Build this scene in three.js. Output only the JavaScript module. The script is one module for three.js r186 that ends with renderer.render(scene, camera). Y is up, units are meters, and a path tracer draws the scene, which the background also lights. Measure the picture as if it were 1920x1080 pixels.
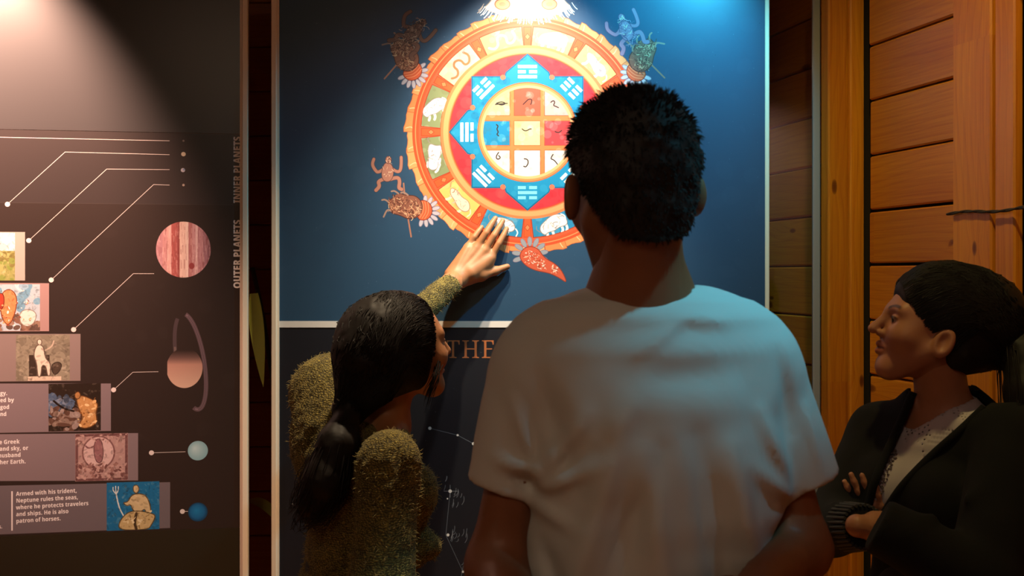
import * as THREE from 'three';
import { mergeGeometries } from 'three/addons/utils/BufferGeometryUtils.js';
import { RectAreaLightUniformsLib } from 'three/addons/lights/RectAreaLightUniformsLib.js';

// ---------------------------------------------------------------- camera, light, exposure
const F = 1867, D = 2.85, EYE = 1.5, HORIZON = 515;            // focal length in pixels, distance to the boards, eye height
const scene = new THREE.Scene();
scene.background = new THREE.Color(0, 0, 0);
const camera = new THREE.PerspectiveCamera(2 * Math.atan(540 / F) * 180 / Math.PI, 16 / 9, 0.05, 40);
camera.position.set(0, EYE, D);
camera.lookAt(0, EYE, 0);
camera.setViewOffset(1920, 1080, 0, 540 - HORIZON, 1920, 1080);
camera.focus = 2.75; camera.userData.fStop = 7;
scene.add(camera);
const renderer = new THREE.WebGLRenderer({ antialias: true });
renderer.toneMapping = THREE.LinearToneMapping;
renderer.toneMappingExposure = 1.0;
renderer.shadowMap.enabled = true;
RectAreaLightUniformsLib.init();
// lamps: [x, y, z], target, colour, candela, half angle, penumbra, size; each gets its fitting further down
const LAMPS = {
  mandala: { at: [0.055, 2.55, 0.42], to: [0.045, 1.90, 0.0], color: [1.0, 0.83, 0.66], power: 6.4, angle: 0.55, penumbra: 0.45, size: 1.0 },
  planets: { at: [-1.62, 2.66, 0.66], to: [-1.55, 2.03, 0.12], color: [1.0, 0.60, 0.44], power: 40, angle: 0.55, penumbra: 0.4, size: 1.2 },
  visitor: { at: [-0.10, 2.95, 0.50], to: [-0.12, 1.2, 0.34], color: [1.0, 0.76, 0.48], power: 19, angle: 0.54, penumbra: 0.75, size: 1.2 },
  cyan: { at: [0.90, 2.95, 2.00], to: [0.34, 1.56, 1.40], color: [0.12, 0.74, 1.0], power: 10, angle: 0.17, penumbra: 1.0, size: 1.5 },
  teal: { at: [0.66, 2.55, 0.42], to: [0.33, 1.92, 0.0], color: [0.05, 0.62, 0.85], power: 4.8, angle: 0.80, penumbra: 0.6, size: 1.5 },
  amber: { at: [0.60, 2.92, 1.25], to: [1.05, 1.3, 0.45], color: [1.0, 0.80, 0.28], power: 3.8, angle: 0.75, penumbra: 0.9, size: 2 },
  lilac: { at: [1.75, 2.95, 4.85], to: [2.1, 2.3, 5.45], color: [1.0, 0.66, 0.80], power: 9, angle: 0.8, penumbra: 0.8, size: 2 },
};
const PANEL = { at: [-0.6, 2.93, 3.7], size: [0.7, 0.7], color: [1.0, 0.72, 0.48], power: 9.5 };

// ---------------------------------------------------------------- helpers
const P = (x, y, d) => new THREE.Vector3((x - 960) / F * d, EYE - (y - HORIZON) / F * d, D - d);   // photo pixel at a depth -> metres
const V = (x, y, z) => new THREE.Vector3(x, y, z);
function rng(seed) { let a = seed >>> 0; return () => { a = (a + 0x6D2B79F5) | 0; let t = Math.imul(a ^ (a >>> 15), 1 | a); t = (t + Math.imul(t ^ (t >>> 7), 61 | t)) ^ t; return ((t ^ (t >>> 14)) >>> 0) / 4294967296; }; }
const hash = (i, j, k) => { let h = Math.imul(i, 374761393) + Math.imul(j, 668265263) + Math.imul(k, 2147483647 - 40503); h = Math.imul(h ^ (h >>> 13), 1274126177); return ((h ^ (h >>> 16)) >>> 0) / 4294967296; };
function noise(x, y, z) {
  const i = Math.floor(x), j = Math.floor(y), k = Math.floor(z); let u = x - i, v = y - j, w = z - k;
  u = u * u * (3 - 2 * u); v = v * v * (3 - 2 * v); w = w * w * (3 - 2 * w);
  const l = (a, b, t) => a + (b - a) * t;
  return l(l(l(hash(i, j, k), hash(i + 1, j, k), u), l(hash(i, j + 1, k), hash(i + 1, j + 1, k), u), v), l(l(hash(i, j, k + 1), hash(i + 1, j, k + 1), u), l(hash(i, j + 1, k + 1), hash(i + 1, j + 1, k + 1), u), v), w) * 2 - 1;
}
const clamp = (x, a, b) => x < a ? a : x > b ? b : x;
const sstep = (a, b, x) => { const t = clamp((x - a) / (b - a), 0, 1); return t * t * (3 - 2 * t); };
const names = {};
function numbered(n) { const k = names[n] = (names[n] ?? -1) + 1; return k ? n + '_' + String(k).padStart(3, '0') : n; }
function part(name, geometry, material, parent) {
  const m = new THREE.Mesh(geometry, material); m.name = name; m.castShadow = m.receiveShadow = true;
  (parent ?? scene).add(m); return m;
}
function thing(name, label, category, position = [0, 0, 0], group) {
  const o = new THREE.Group(); o.name = numbered(name); o.position.set(...position); o.userData = { label, category };
  if (group) o.userData.group = group;
  scene.add(o); return o;
}
function structure(name, label, category) {
  const o = new THREE.Group(); o.name = name; o.userData = { kind: 'structure', label, category }; scene.add(o); return o;
}
const std = (c, rough, extra = {}) => new THREE.MeshPhysicalMaterial({ color: Array.isArray(c) ? new THREE.Color().setRGB(...c) : new THREE.Color(c), roughness: rough, ...extra });
function box(x0, x1, y0, y1, z0, z1) { return new THREE.BoxGeometry(x1 - x0, y1 - y0, z1 - z0).translate((x0 + x1) / 2, (y0 + y1) / 2, (z0 + z1) / 2); }
// box with chamfered long edges running along axis 'x' or 'y'; uv in metres (u along the length), offset by (ou, ov)
function plank(len, wid, thick, ch, ou = 0, ov = 0, axis = 'x') {
  const a = wid / 2, b = thick / 2, prof = [[-a, -b], [a, -b], [a, b - ch], [a - ch, b], [-a + ch, b], [-a, b - ch]];
  const pos = [], uv = []; let per = 0;
  const put = (l, p, s) => { const [w, t] = p; pos.push(...(axis === 'x' ? [l, w, t] : [-w, l, t])); uv.push(l + ou, s + ov); };
  for (let i = 0; i < 6; i++) {
    const p = prof[i], q = prof[(i + 1) % 6], n = per + Math.hypot(q[0] - p[0], q[1] - p[1]), h = len / 2;
    put(-h, p, per); put(h, q, n); put(h, p, per); put(-h, p, per); put(-h, q, n); put(h, q, n); per = n;
  }
  for (const s of [-1, 1]) for (let i = 1; i < 5; i++) {
    const tri = s > 0 ? [0, i, i + 1] : [0, i + 1, i];
    for (const t of tri) put(s * len / 2, prof[t], prof[t][0]);
  }
  // flip the side faces outward
  const g = new THREE.BufferGeometry();
  for (let i = 0; i < 36; i += 3) for (const arr of [[pos, 3], [uv, 2]]) { const [a2, n2] = arr; for (let c = 0; c < n2; c++) { const t = a2[(i + 1) * n2 + c]; a2[(i + 1) * n2 + c] = a2[(i + 2) * n2 + c]; a2[(i + 2) * n2 + c] = t; } }
  g.setAttribute('position', new THREE.Float32BufferAttribute(pos, 3)); g.setAttribute('uv', new THREE.Float32BufferAttribute(uv, 2));
  g.computeVertexNormals(); return g;
}
function canvasTexture(w, h, draw, srgb = true) {
  const c = document.createElement('canvas'); c.width = w; c.height = h; const g = c.getContext('2d'); draw(g, w, h);
  const t = new THREE.CanvasTexture(c); if (srgb) t.colorSpace = THREE.SRGBColorSpace; t.anisotropy = 8; return t;
}
function dataTexture(w, h, fn, srgb, repeat) {
  const d = new Uint8Array(w * h * 4);
  for (let y = 0; y < h; y++) for (let x = 0; x < w; x++) { const c = fn(x / w, y / h), i = (y * w + x) * 4; d[i] = clamp(c[0], 0, 255); d[i + 1] = clamp(c[1], 0, 255); d[i + 2] = clamp(c[2], 0, 255); d[i + 3] = 255; }
  const t = new THREE.DataTexture(d, w, h); t.wrapS = t.wrapT = THREE.RepeatWrapping; t.magFilter = THREE.LinearFilter; t.minFilter = THREE.LinearMipmapLinearFilter; t.generateMipmaps = true;
  if (srgb) t.colorSpace = THREE.SRGBColorSpace; if (repeat) t.repeat.set(...repeat); t.needsUpdate = true; return t;
}

// ---------------------------------------------------------------- wood
const knots = (() => { const r = rng(5), k = []; for (let i = 0; i < 13; i++) k.push([r(), r(), 0.006 + r() * 0.008]); return k; })();
function woodValue(u, v) {             // u along the grain 0..1 (2 m), v across 0..1 (1 m): darkness of a ring line and the knots
  let y = v * 1.0, knot = 0;
  const x = u * 2;
  for (const [ku, kv, kr] of knots) {
    let dx = x - ku * 2; dx -= Math.round(dx / 2) * 2; let dy = y - kv; dy -= Math.round(dy);
    const r = Math.hypot(dx * 0.42, dy); if (r < kr * 7) { const e = Math.exp(-((r / (kr * 2.4)) ** 2)); y += dy * e * 1.2; if (r < kr) knot = Math.max(knot, 1 - (r / kr) ** 3); }
  }
  const P2 = Math.PI * 2, wob = 0.02 * Math.sin(P2 * (u + 0.3)) + 0.011 * Math.sin(P2 * (3 * u + v * 2)) + 0.006 * noise(x * 4, y * 5, 3.1);
  const s = (y + wob) * 46, ring = s - Math.floor(s);
  const line = ring ** 4;
  const fine = 0.5 + 0.5 * noise(x * 9, y * 420, 1.7), coarse = noise(x * 1.5, y * 9, 8.2);
  return [line, knot, fine, coarse];
}
const seamless = (u) => { const e = 0.04; return u > 1 - e ? (u - (1 - e)) / e : 0; };
const woodMap = dataTexture(1024, 1024, (u, v) => {
  const b = seamless(v), a = woodValue(u, v), z = b ? woodValue(u, v - 1) : a, m = a.map((q, i) => q + (z[i] - q) * b);
  const k = 1 - 0.055 * m[0] - 0.09 * m[2] - 0.06 * m[3], n = m[1];
  return [222 * k * (1 - 0.45 * n), 146 * k * k * (1 - 0.55 * n), 36 * k * k * k * (1 - 0.6 * n)];
}, true, [0.5, 1]);
const woodBump = dataTexture(512, 512, (u, v) => { const m = woodValue(u, v); const q = 205 - 22 * m[0] - 30 * m[2] - 20 * m[1]; return [q, q, q]; }, false, [0.5, 1]);
const woodMats = [[0.90, 0.88, 0.72], [0.80, 0.76, 0.60], [0.94, 0.92, 0.76], [0.78, 0.74, 0.60]].map((c, i) => std(c, 0.36 + 0.03 * i, { map: woodMap, bumpMap: woodBump, bumpScale: 0.0006, clearcoat: 0.25, clearcoatRoughness: 0.3 }));
const darkBacking = std([0.03, 0.018, 0.01], 0.9);
// ---------------------------------------------------------------- the room
const plaster = std([0.32, 0.24, 0.17], 0.9);
const WALLX0 = 1.75, SLOPE = 510 / F;                       // right wall: x = WALLX0 - SLOPE * distance
{
  const floorMats = woodMats;
  const floor = structure('floor', 'wooden plank floor of the exhibition room', 'floor');
  part('floor_slab', box(-2.65, 3.2, -0.1, -0.02, -1.1, 5.6), darkBacking, floor);
  for (let i = 0; i < 36; i++) { const m = part('floorboard', plank(6.4, 0.152, 0.02, 0.002, i * 0.37, i * 0.21), floorMats[i % 4], floor); m.rotation.set(-Math.PI / 2, 0, Math.PI / 2); m.position.set(-2.45 + i * 0.154, -0.01, 2.3); }
  const ceiling = structure('ceiling', 'dark painted ceiling above the exhibition', 'ceiling');
  part('ceiling_slab', box(-2.65, 3.2, 3.0, 3.12, -1.1, 5.6), std([0.20, 0.16, 0.13], 0.9), ceiling);
  const wl = structure('wall_left', 'plastered side wall opposite the planked wall', 'wall');
  part('wall_slab', box(-2.65, -2.5, 0, 3, -1.1, 5.6), plaster, wl);
  const wr = structure('wall_rear', 'plastered wall behind the visitors', 'wall');
  part('wall_slab', box(-2.65, 3.2, 0, 3, 5.45, 5.6), plaster, wr);
  const wb = structure('wall_back', 'dark wooden plank wall behind the display boards', 'wall');
  part('wall_slab', box(-2.5, 1.0, 0, 3, -0.75, -0.58), darkBacking, wb);
  const bdark = std([0.42, 0.34, 0.26], 0.5, { map: woodMap, bumpMap: woodBump, bumpScale: 0.001 });
  for (let i = 0; i < 20; i++) { const m = part('wall_plank', plank(3.3, 0.15, 0.022, 0.004, i * 0.43, i * 0.19), bdark, wb); m.position.set(-0.86, 0.075 + i * 0.152, -0.569); }
}
// right wall, planked; its own frame: x along the wall towards the viewer, z out into the room
const wallRight = structure('wall_right', 'orange varnished wooden plank wall', 'wall');
{
  const w = wallRight; w.position.set(WALLX0 - SLOPE * D, 0, 0); w.rotation.y = Math.atan2(-Math.cos(Math.atan(SLOPE)), Math.sin(Math.atan(SLOPE)));
  part('wall_slab', box(-0.8, 5.8, 0, 3, -0.16, -0.03), darkBacking, w);
  const r = rng(11), S = 0.152, y0 = EYE - (496 - HORIZON) / F * 2.58 - 10 * S;
  const runs = [[-0.75, -0.005], [0.088, 0.462], [0.655, 2.2], [2.21, 5.7]];
  for (const [a, b] of runs) for (let i = 0; i < 21; i++) {
    const L = b - a, y = y0 + (i - 0.5) * S; if (y + S > 3.0 || y < S / 2 - 0.01) continue;
    const m = part('wall_plank', plank(L, S - (i === 11 && a === 0.088 ? 0.012 : 0.005), 0.024, 0.004, r() * 2, i * 0.29 + r()), woodMats[Math.floor(r() * 3)], w);
    m.position.set((a + b) / 2, y, -0.012 + (r() - 0.5) * 0.004); m.rotation.z = (r() - 0.5) * 0.003;
  }
}
function upright(name, label, s0, s1, n0, n1, mat, ou) {     // a timber standing on the floor against the right wall
  const g = new THREE.Group(); g.name = name; g.userData = { kind: 'structure', label, category: 'trim' };
  g.position.copy(wallRight.position); g.rotation.copy(wallRight.rotation); scene.add(g);
  const m = part('timber', plank(3.0, s1 - s0, n1 - n0, 0.004, ou, ou * 3.1, 'y'), mat, g); m.position.set((s0 + s1) / 2, 1.5, (n0 + n1) / 2); return g;
}
upright('trim_1', 'square wooden post between the blue board and the planks', 0.0, 0.040, 0, 0.10, woodMats[1], 0.3);
upright('trim_2', 'narrow light wooden batten on the face of the square post', 0.041, 0.058, 0.0, 0.042, woodMats[2], 0.9);
upright('trim_3', 'wide wooden cover board nailed over the plank ends', 0.455, 0.583, 0.002, 0.03, woodMats[2], 1.45);
upright('trim_4', 'narrow wooden cover board beside the wide one', 0.587, 0.648, 0.002, 0.024, woodMats[0], 0.62);
{ // dark cord tied across the cover boards
  const w = wallRight, pts = [], M = new THREE.Matrix4().makeRotationY(w.rotation.y).setPosition(w.position);
  const g = [];
  for (let k = 0; k < 2; k++) {
    pts.length = 0;
    for (let i = 0; i <= 40; i++) { const s = 0.445 + i / 40 * 0.5, ph = i * 0.9 + k * Math.PI; pts.push(V(s, 1.646 + 0.0016 * Math.sin(ph) + 0.003 * Math.sin(i * 0.35), 0.036 + 0.0016 * Math.cos(ph)).applyMatrix4(M)); }
    g.push(new THREE.TubeGeometry(new THREE.CatmullRomCurve3(pts), 80, 0.0026, 6));
  }
  const o = part('cord', mergeGeometries(g), std([0.03, 0.022, 0.018], 0.7)); o.userData = { label: 'thin dark twisted cord tied across the wooden cover boards', category: 'cord' };
}

// ---------------------------------------------------------------- lamps (all above the picture)
const black = std([0.015, 0.015, 0.015], 0.4);
function spotLamp(key, label) {
  const L = LAMPS[key], at = V(...L.at), to = V(...L.to), dir = to.clone().sub(at).normalize();
  const o = thing('spotlight', label, 'spotlight', L.at);
  const can = new THREE.LatheGeometry([[0.0, -0.13], [0.03, -0.13], [0.036, -0.12], [0.036, -0.005], [0.041, 0.0], [0.041, 0.012], [0.037, 0.012], [0.033, -0.004], [0.0, -0.006]].map(([a, b]) => new THREE.Vector2(a, b)), 28);
  const c = part('housing', can, black, o); c.quaternion.setFromUnitVectors(V(0, 1, 0), dir);
  const lens = new THREE.CircleGeometry(0.031, 24);
  const e = part('lens', lens, new THREE.MeshStandardMaterial({ color: 0x222222, emissive: new THREE.Color(...L.color), emissiveIntensity: 6 }), o);
  e.quaternion.setFromUnitVectors(V(0, 0, 1), dir); e.position.copy(dir).multiplyScalar(-0.002);
  const back = dir.clone().multiplyScalar(-0.07), top = 3.0 - L.at[1];
  part('bracket', new THREE.TubeGeometry(new THREE.CatmullRomCurve3([back, V(back.x, back.y + (top - back.y) * 0.5, back.z), V(back.x, top, back.z)]), 8, 0.008, 8), black, o);
  part('ceiling_plate', new THREE.CylinderGeometry(0.045, 0.045, 0.012, 24).translate(back.x, top - 0.006, back.z), black, o);
  const s = new THREE.SpotLight(new THREE.Color().setRGB(...L.color), L.power, 0, L.angle, L.penumbra, 2);
  s.position.copy(dir).multiplyScalar(0.016); s.target.position.copy(to.clone().sub(at)); s.shadow.radius = L.size; s.castShadow = true; s.name = 'beam';
  o.add(s, s.target); s.target.name = 'aim'; return o;
}
spotLamp('mandala', 'black ceiling spotlight aimed at the astrology wheel');
spotLamp('planets', 'black ceiling spotlight aimed at the planets board');
spotLamp('visitor', 'black ceiling spotlight above the raised hand');
spotLamp('cyan', 'black ceiling spotlight giving cyan light on the visitors');
spotLamp('teal', 'black ceiling spotlight giving teal light on the blue board');
spotLamp('amber', 'black ceiling spotlight giving amber light on the planks');
spotLamp('lilac', 'black ceiling spotlight giving lilac light on the rear wall');
{
  const o = thing('ceiling_lamp', 'square warm ceiling lamp behind the visitors', 'lamp', PANEL.at);
  const [w, h] = PANEL.size;
  part('lamp_frame', box(-w / 2 - 0.02, w / 2 + 0.02, 0.0, 0.07, -h / 2 - 0.02, h / 2 + 0.02), black, o);
  part('diffuser', box(-w / 2, w / 2, -0.012, -0.001, -h / 2, h / 2), new THREE.MeshStandardMaterial({ color: 0x888888, emissive: new THREE.Color(...PANEL.color), emissiveIntensity: 1.5 }), o);
  const a = new THREE.RectAreaLight(new THREE.Color().setRGB(...PANEL.color), PANEL.power, w, h); a.position.y = -0.016; a.lookAt(V(PANEL.at[0], 0, PANEL.at[2])); a.rotation.set(-Math.PI / 2, 0, 0); a.name = 'glow'; o.add(a);
}
// ---------------------------------------------------------------- printed boards
const printMat = (map, rough = 0.4) => std(0xffffff, rough, { map, specularIntensity: 1.0 });
function speckle(g, w, h, n, seed, cols, r0, r1) { const r = rng(seed); for (let i = 0; i < n; i++) { g.fillStyle = cols[Math.floor(r() * cols.length)]; g.beginPath(); g.arc(r() * w, r() * h, r0 + r() * (r1 - r0), 0, 7); g.fill(); } }
function mottled(g, w, h, n, seed, a) { const r = rng(seed); for (let i = 0; i < n; i++) { g.fillStyle = r() < 0.5 ? `rgba(255,255,255,${a})` : `rgba(0,0,0,${a})`; g.beginPath(); g.ellipse(r() * w, r() * h, 4 + r() * 40, 4 + r() * 40, r() * 3, 0, 7); g.fill(); } }
// blob stroke helpers in current units
function poly(g, pts, fill, line, lw) { g.beginPath(); pts.forEach(([x, y], i) => i ? g.lineTo(x, y) : g.moveTo(x, y)); g.closePath(); if (fill) { g.fillStyle = fill; g.fill(); } if (line) { g.strokeStyle = line; g.lineWidth = lw; g.stroke(); } }
function smooth(g, pts, close) { g.beginPath(); const n = pts.length; if (close) { const m = (a, b) => [(a[0] + b[0]) / 2, (a[1] + b[1]) / 2]; let s = m(pts[n - 1], pts[0]); g.moveTo(...s); for (let i = 0; i < n; i++) { const e = m(pts[i], pts[(i + 1) % n]); g.quadraticCurveTo(...pts[i], ...e); } g.closePath(); } else { g.moveTo(...pts[0]); for (let i = 1; i < n - 1; i++) g.quadraticCurveTo(...pts[i], (pts[i][0] + pts[i + 1][0]) / 2, (pts[i][1] + pts[i + 1][1]) / 2); g.lineTo(...pts[n - 1]); } }
function blob(g, pts, fill, line, lw = 1) { smooth(g, pts, true); g.fillStyle = fill; g.fill(); if (line) { g.strokeStyle = line; g.lineWidth = lw; g.stroke(); } }
function stroke(g, pts, c, lw) { smooth(g, pts, false); g.strokeStyle = c; g.lineWidth = lw; g.lineCap = 'round'; g.lineJoin = 'round'; g.stroke(); }
function dab(g, pts, n, seed, cols, r0, r1) { const r = rng(seed); for (let i = 0; i < n; i++) { const p = pts[Math.floor(r() * pts.length)]; g.strokeStyle = cols[Math.floor(r() * cols.length)]; g.lineWidth = 0.5 + r() * 0.9; const a = r() * 6.3, L = r0 + r() * (r1 - r0), x = p[0] + (r() - 0.5) * p[2], y = p[1] + (r() - 0.5) * p[2]; g.beginPath(); g.moveTo(x, y); g.quadraticCurveTo(x + Math.cos(a) * L * 0.5 + 1.5, y + Math.sin(a) * L * 0.5, x + Math.cos(a + 0.5) * L, y + Math.sin(a + 0.5) * L); g.stroke(); } }

const CX = 989, CY = 248;
function lotus(g, x, y, R, a0, a1, n, petal = '#b9b1bd') {
  for (let i = 0; i < n; i++) { const a = a0 + (a1 - a0) * i / (n - 1), px = x + Math.cos(a) * R, py = y + Math.sin(a) * R; g.save(); g.translate(px, py); g.rotate(a); g.beginPath(); g.ellipse(0, 0, R * 0.36, R * 0.17, 0, 0, 7); g.fillStyle = petal; g.fill(); g.strokeStyle = '#7d6f86'; g.lineWidth = 1; g.stroke(); g.restore(); }
}
function frogman(g, x, y, s, rot, c, d) {      // small crouching figure with raised arms, as on the chart
  g.save(); g.translate(x, y); g.rotate(rot); g.scale(s, s);
  const L = (pts, w) => { stroke(g, pts, d, w + 1.4); stroke(g, pts, c, w); };
  L([[-6, -2], [-17, 8], [-24, 2], [-30, -8], [-27, -18]], 5.5); L([[6, -3], [16, 4], [24, 2], [25, -12], [24, -24]], 5.5);
  L([[-5, 18], [-18, 22], [-13, 32], [-20, 40]], 6.5); L([[6, 18], [20, 12], [24, 22], [22, 34], [28, 36]], 6.5);
  blob(g, [[-8, -10], [0, -14], [9, -8], [12, 8], [8, 20], [0, 24], [-9, 20], [-12, 6]], c, d, 1);
  blob(g, [[-5, -14], [-5, -22], [0, -26], [6, -22], [6, -13], [0, -10]], c, d, 1);
  dab(g, [[0, 4, 16], [0, -16, 8]], 22, 3 + Math.round(x), [d, '#e6c3a8'], 2, 6);
  g.restore();
}
function limb(g, x, y, rot, mirror) {           // clawed limb rising from a lotus cuff with a sword through it
  g.save(); g.translate(x, y); g.rotate(rot); g.scale(mirror ? -1 : 1, 1);
  stroke(g, [[-40, -46], [-36, -22], [-16, 52]], '#a5705f', 3);
  lotus(g, 4, 2, 22, -1.6, 1.75, 9);
  blob(g, [[-2, -20], [14, -14], [20, 2], [12, 18], [-8, 20], [-12, -10]], '#cc5a3a', '#7b2f22', 1.2);
  for (let i = 0; i < 3; i++) stroke(g, [[-2 + i * 5, -16], [4 + i * 5, 0], [-4 + i * 5, 16]], '#e28a62', 1.4);
  blob(g, [[-2, -15], [-16, -26], [-34, -24], [-48, -28], [-58, -16], [-68, -8], [-60, 2], [-58, 12], [-40, 14], [-26, 20], [-8, 15], [0, 2]], '#875546', '#4d2a26', 1.5);
  for (const [a, b] of [[-30, -25], [-48, -26], [-64, -8], [-58, 8]]) stroke(g, [[a, b], [a - 7, b - 5], [a - 13, b + (b > 0 ? 12 : -3)]], '#9c7c70', 3.2);
  dab(g, [[-14, 0, 20], [-30, -4, 30], [-46, -8, 30], [-56, -2, 18], [-20, 8, 20]], 230, 77 + Math.round(x), ['#4d2a26', '#c98f6f', '#d8b08c', '#6c3c30', '#a96f58'], 2, 8);
  g.restore();
}
function beast(g, x, y, rot, s, kind, col, line) {
  g.save(); g.translate(x, y); g.rotate(rot); g.scale(s, s);
  if (kind === 'snake') { for (const [w, c] of [[4.6, line], [3.2, col]]) stroke(g, [[-26, 8], [-18, 14], [-8, 6], [-10, -4], [-2, -10], [8, -4], [6, 8], [16, 10], [24, 0], [20, -10]], c, w); stroke(g, [[20, -10], [26, -13]], line, 1.5); }
  else {
    const b = { bull: [[-24, 6], [-22, -4], [-10, -10], [6, -16], [20, -12], [27, 0], [24, 10], [10, 8], [0, 12], [-12, 10], [-18, 14]], tiger: [[-12, -24], [0, -20], [10, -24], [12, -8], [8, 6], [10, 20], [0, 26], [-10, 20], [-9, 4], [-14, -10]], rabbit: [[-26, -6], [-12, -10], [0, -6], [14, -10], [26, 0], [22, 10], [8, 12], [-6, 6], [-18, 4]], rat: [[-22, 0], [-14, -10], [2, -12], [18, -8], [24, 2], [18, 10], [0, 10], [-14, 8]] }[kind];
    for (const q of { bull: [[-14, 8], [-4, 10], [14, 8], [22, 8]], tiger: [[10, -14], [11, 2], [-10, 12], [10, 16]], rabbit: [[-14, 4], [14, 8]], rat: [[-10, 8], [12, 8]] }[kind]) stroke(g, [q, [q[0] + 1, q[1] + 6], [q[0] - 3, q[1] + 11]], col, 4.5);
    blob(g, b, col, line, 1.2);
    stroke(g, [b[0], [b[0][0] - 6, b[0][1] - 6], [b[0][0] - 3, b[0][1] - 12]], line, 1.3);
    stroke(g, [b[4], [b[4][0] + 6, b[4][1] + 4], [b[4][0] + 4, b[4][1] + 12]], col, 2.2);
    dab(g, [[-8, 0, 20], [8, 0, 20]], 16, Math.round(x * 3 + y), [line, line, '#c9a9a0'], 3, 8);
  }
  g.restore();
}
function drawWheel(g) {
  const ring = (r0, r1, c) => { g.beginPath(); g.arc(CX, CY, r1, 0, 7); g.arc(CX, CY, r0, 0, 7, true); g.fillStyle = c; g.fill(); };
  const r = rng(21), at = (a, q) => [CX + Math.cos(a) * q, CY + Math.sin(a) * q * 0.99];
  // bark-like rim of overlapping segments
  for (let i = 0; i < 40; i++) {
    const a0 = i / 40 * Math.PI * 2 + 0.03 * (r() - 0.5), a1 = a0 + Math.PI * 2 / 40 + 0.02, o = 226 + r() * 6;
    const pts = []; for (let k = 0; k <= 5; k++) { const t = k / 5; pts.push(at(a0 + (a1 - a0) * t, o + 1.5 - 4 * t + 1.2 * Math.sin(t * 9))); } for (let k = 5; k >= 0; k--) pts.push(at(a0 + (a1 - a0) * k / 5, 205));
    poly(g, pts, ['#e79a63', '#e08b55', '#eba972', '#dc8450'][Math.floor(r() * 4)], '#b55a35', 1);
    stroke(g, [at(a0 + 0.03, o - 2), at(a0 + 0.05, o - 12), at(a0 + 0.02, 214)], '#f2c294', 1.6);
  }
  ring(203, 216, '#d4502f'); ring(209, 211, '#e98b5a'); ring(200, 203, '#a63a22');
  ring(145, 204, '#d9593a');
  const cells = ['#2b86b4', '#eae0dd', '#e8d0cb', '#e8d0cb', '#77875c', '#77875c', '#eab469', '#2b86b4'];
  const col = (k) => ({ 3: '#2b83b0', 2: '#2b83b0', 4: '#eab466', 5: '#7c8660', 6: '#7c8660', 7: '#eecb94', 8: '#e8a664', 9: '#e9a868', 10: '#edbf6a', 11: '#e9d3cb', 0: '#e9d3cb', 1: '#eab466' }[k]);
  for (let k = 0; k < 12; k++) {
    const a0 = k * Math.PI / 6 + 0.055, a1 = (k + 1) * Math.PI / 6 - 0.055, pts = [];
    for (let i = 0; i <= 12; i++) pts.push(at(a0 + (a1 - a0) * i / 12, 200)); for (let i = 12; i >= 0; i--) pts.push(at(a0 - 0.012 + (a1 - a0 + 0.024) * i / 12, 163));
    poly(g, pts, col(k), '#9c3620', 1.6);
    g.save(); g.beginPath(); pts.forEach((p, i) => i ? g.lineTo(...p) : g.moveTo(...p)); g.closePath(); g.clip();
    const am = (a0 + a1) / 2, [mx, my] = at(am, 181), q = rng(300 + k);
    for (let i = 0; i < 26; i++) { g.fillStyle = q() < 0.5 ? 'rgba(255,255,255,0.10)' : 'rgba(60,40,20,0.08)'; g.beginPath(); g.arc(mx + (q() - 0.5) * 80, my + (q() - 0.5) * 80, 2 + q() * 8, 0, 7); g.fill(); }
    const kind = ['rat', 'rat', 'bull', 'rat', 'rabbit', 'tiger', 'bull', 'snake', 'snake', 'bull', 'rabbit', 'bull'][k];
    const rot = { 5: 0.15, 6: -0.35, 3: 0.25, 2: -0.35, 4: 0.75 }[k] ?? am + Math.PI / 2;
    beast(g, mx, my, rot, k === 5 || k === 6 ? 1.02 : 1.08, kind, kind === 'snake' ? (k === 7 ? '#c8653f' : '#f7e6d2') : k === 4 ? '#f0cdb4' : '#ece4df', k === 4 ? '#9a7566' : '#8a7a7c');
    g.restore();
    const [dx, dy] = at(k * Math.PI / 6, 181); g.save(); g.translate(dx, dy); g.rotate(k * Math.PI / 6);
    poly(g, [[-18, -6], [18, -7], [18, 7], [-18, 6]], '#d8562f', '#a93b1f', 1.1); poly(g, [[-6, 0], [0, -5], [6, 0], [0, 5]], '#e27a4c', '#9c3620', 1); g.restore();
  }
  ring(146, 163, '#e2764a'); ring(149, 158, '#ec9663'); ring(144, 147, '#b8452a');
  g.beginPath(); g.arc(CX, CY, 145, 0, 7); g.fillStyle = '#d8323c'; g.fill();
  g.save(); g.beginPath(); g.arc(CX, CY, 144, 0, 7); g.clip(); { const q = rng(8); for (let i = 0; i < 300; i++) { g.fillStyle = q() < 0.5 ? 'rgba(255,120,100,0.12)' : 'rgba(120,0,20,0.10)'; g.beginPath(); g.arc(CX + (q() - 0.5) * 290, CY + (q() - 0.5) * 290, 2 + q() * 9, 0, 7); g.fill(); } } g.restore();
  // eight pointed blue star: square plus four arrow points
  const blue = '#1680ad', H = 104, star = [];
  for (let k = 0; k < 4; k++) { const a = k * Math.PI / 2, c = Math.cos(a), s = Math.sin(a); for (const [x, y] of [[-H, -H], [-50, -H], [-44, -H + 6], [-40, -112], [0, -146], [40, -112], [44, -H + 6], [50, -H]]) star.push([CX + x * c - y * s, CY + x * s + y * c]); }
  poly(g, star, blue, '#0d5b80', 2.5);
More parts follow.
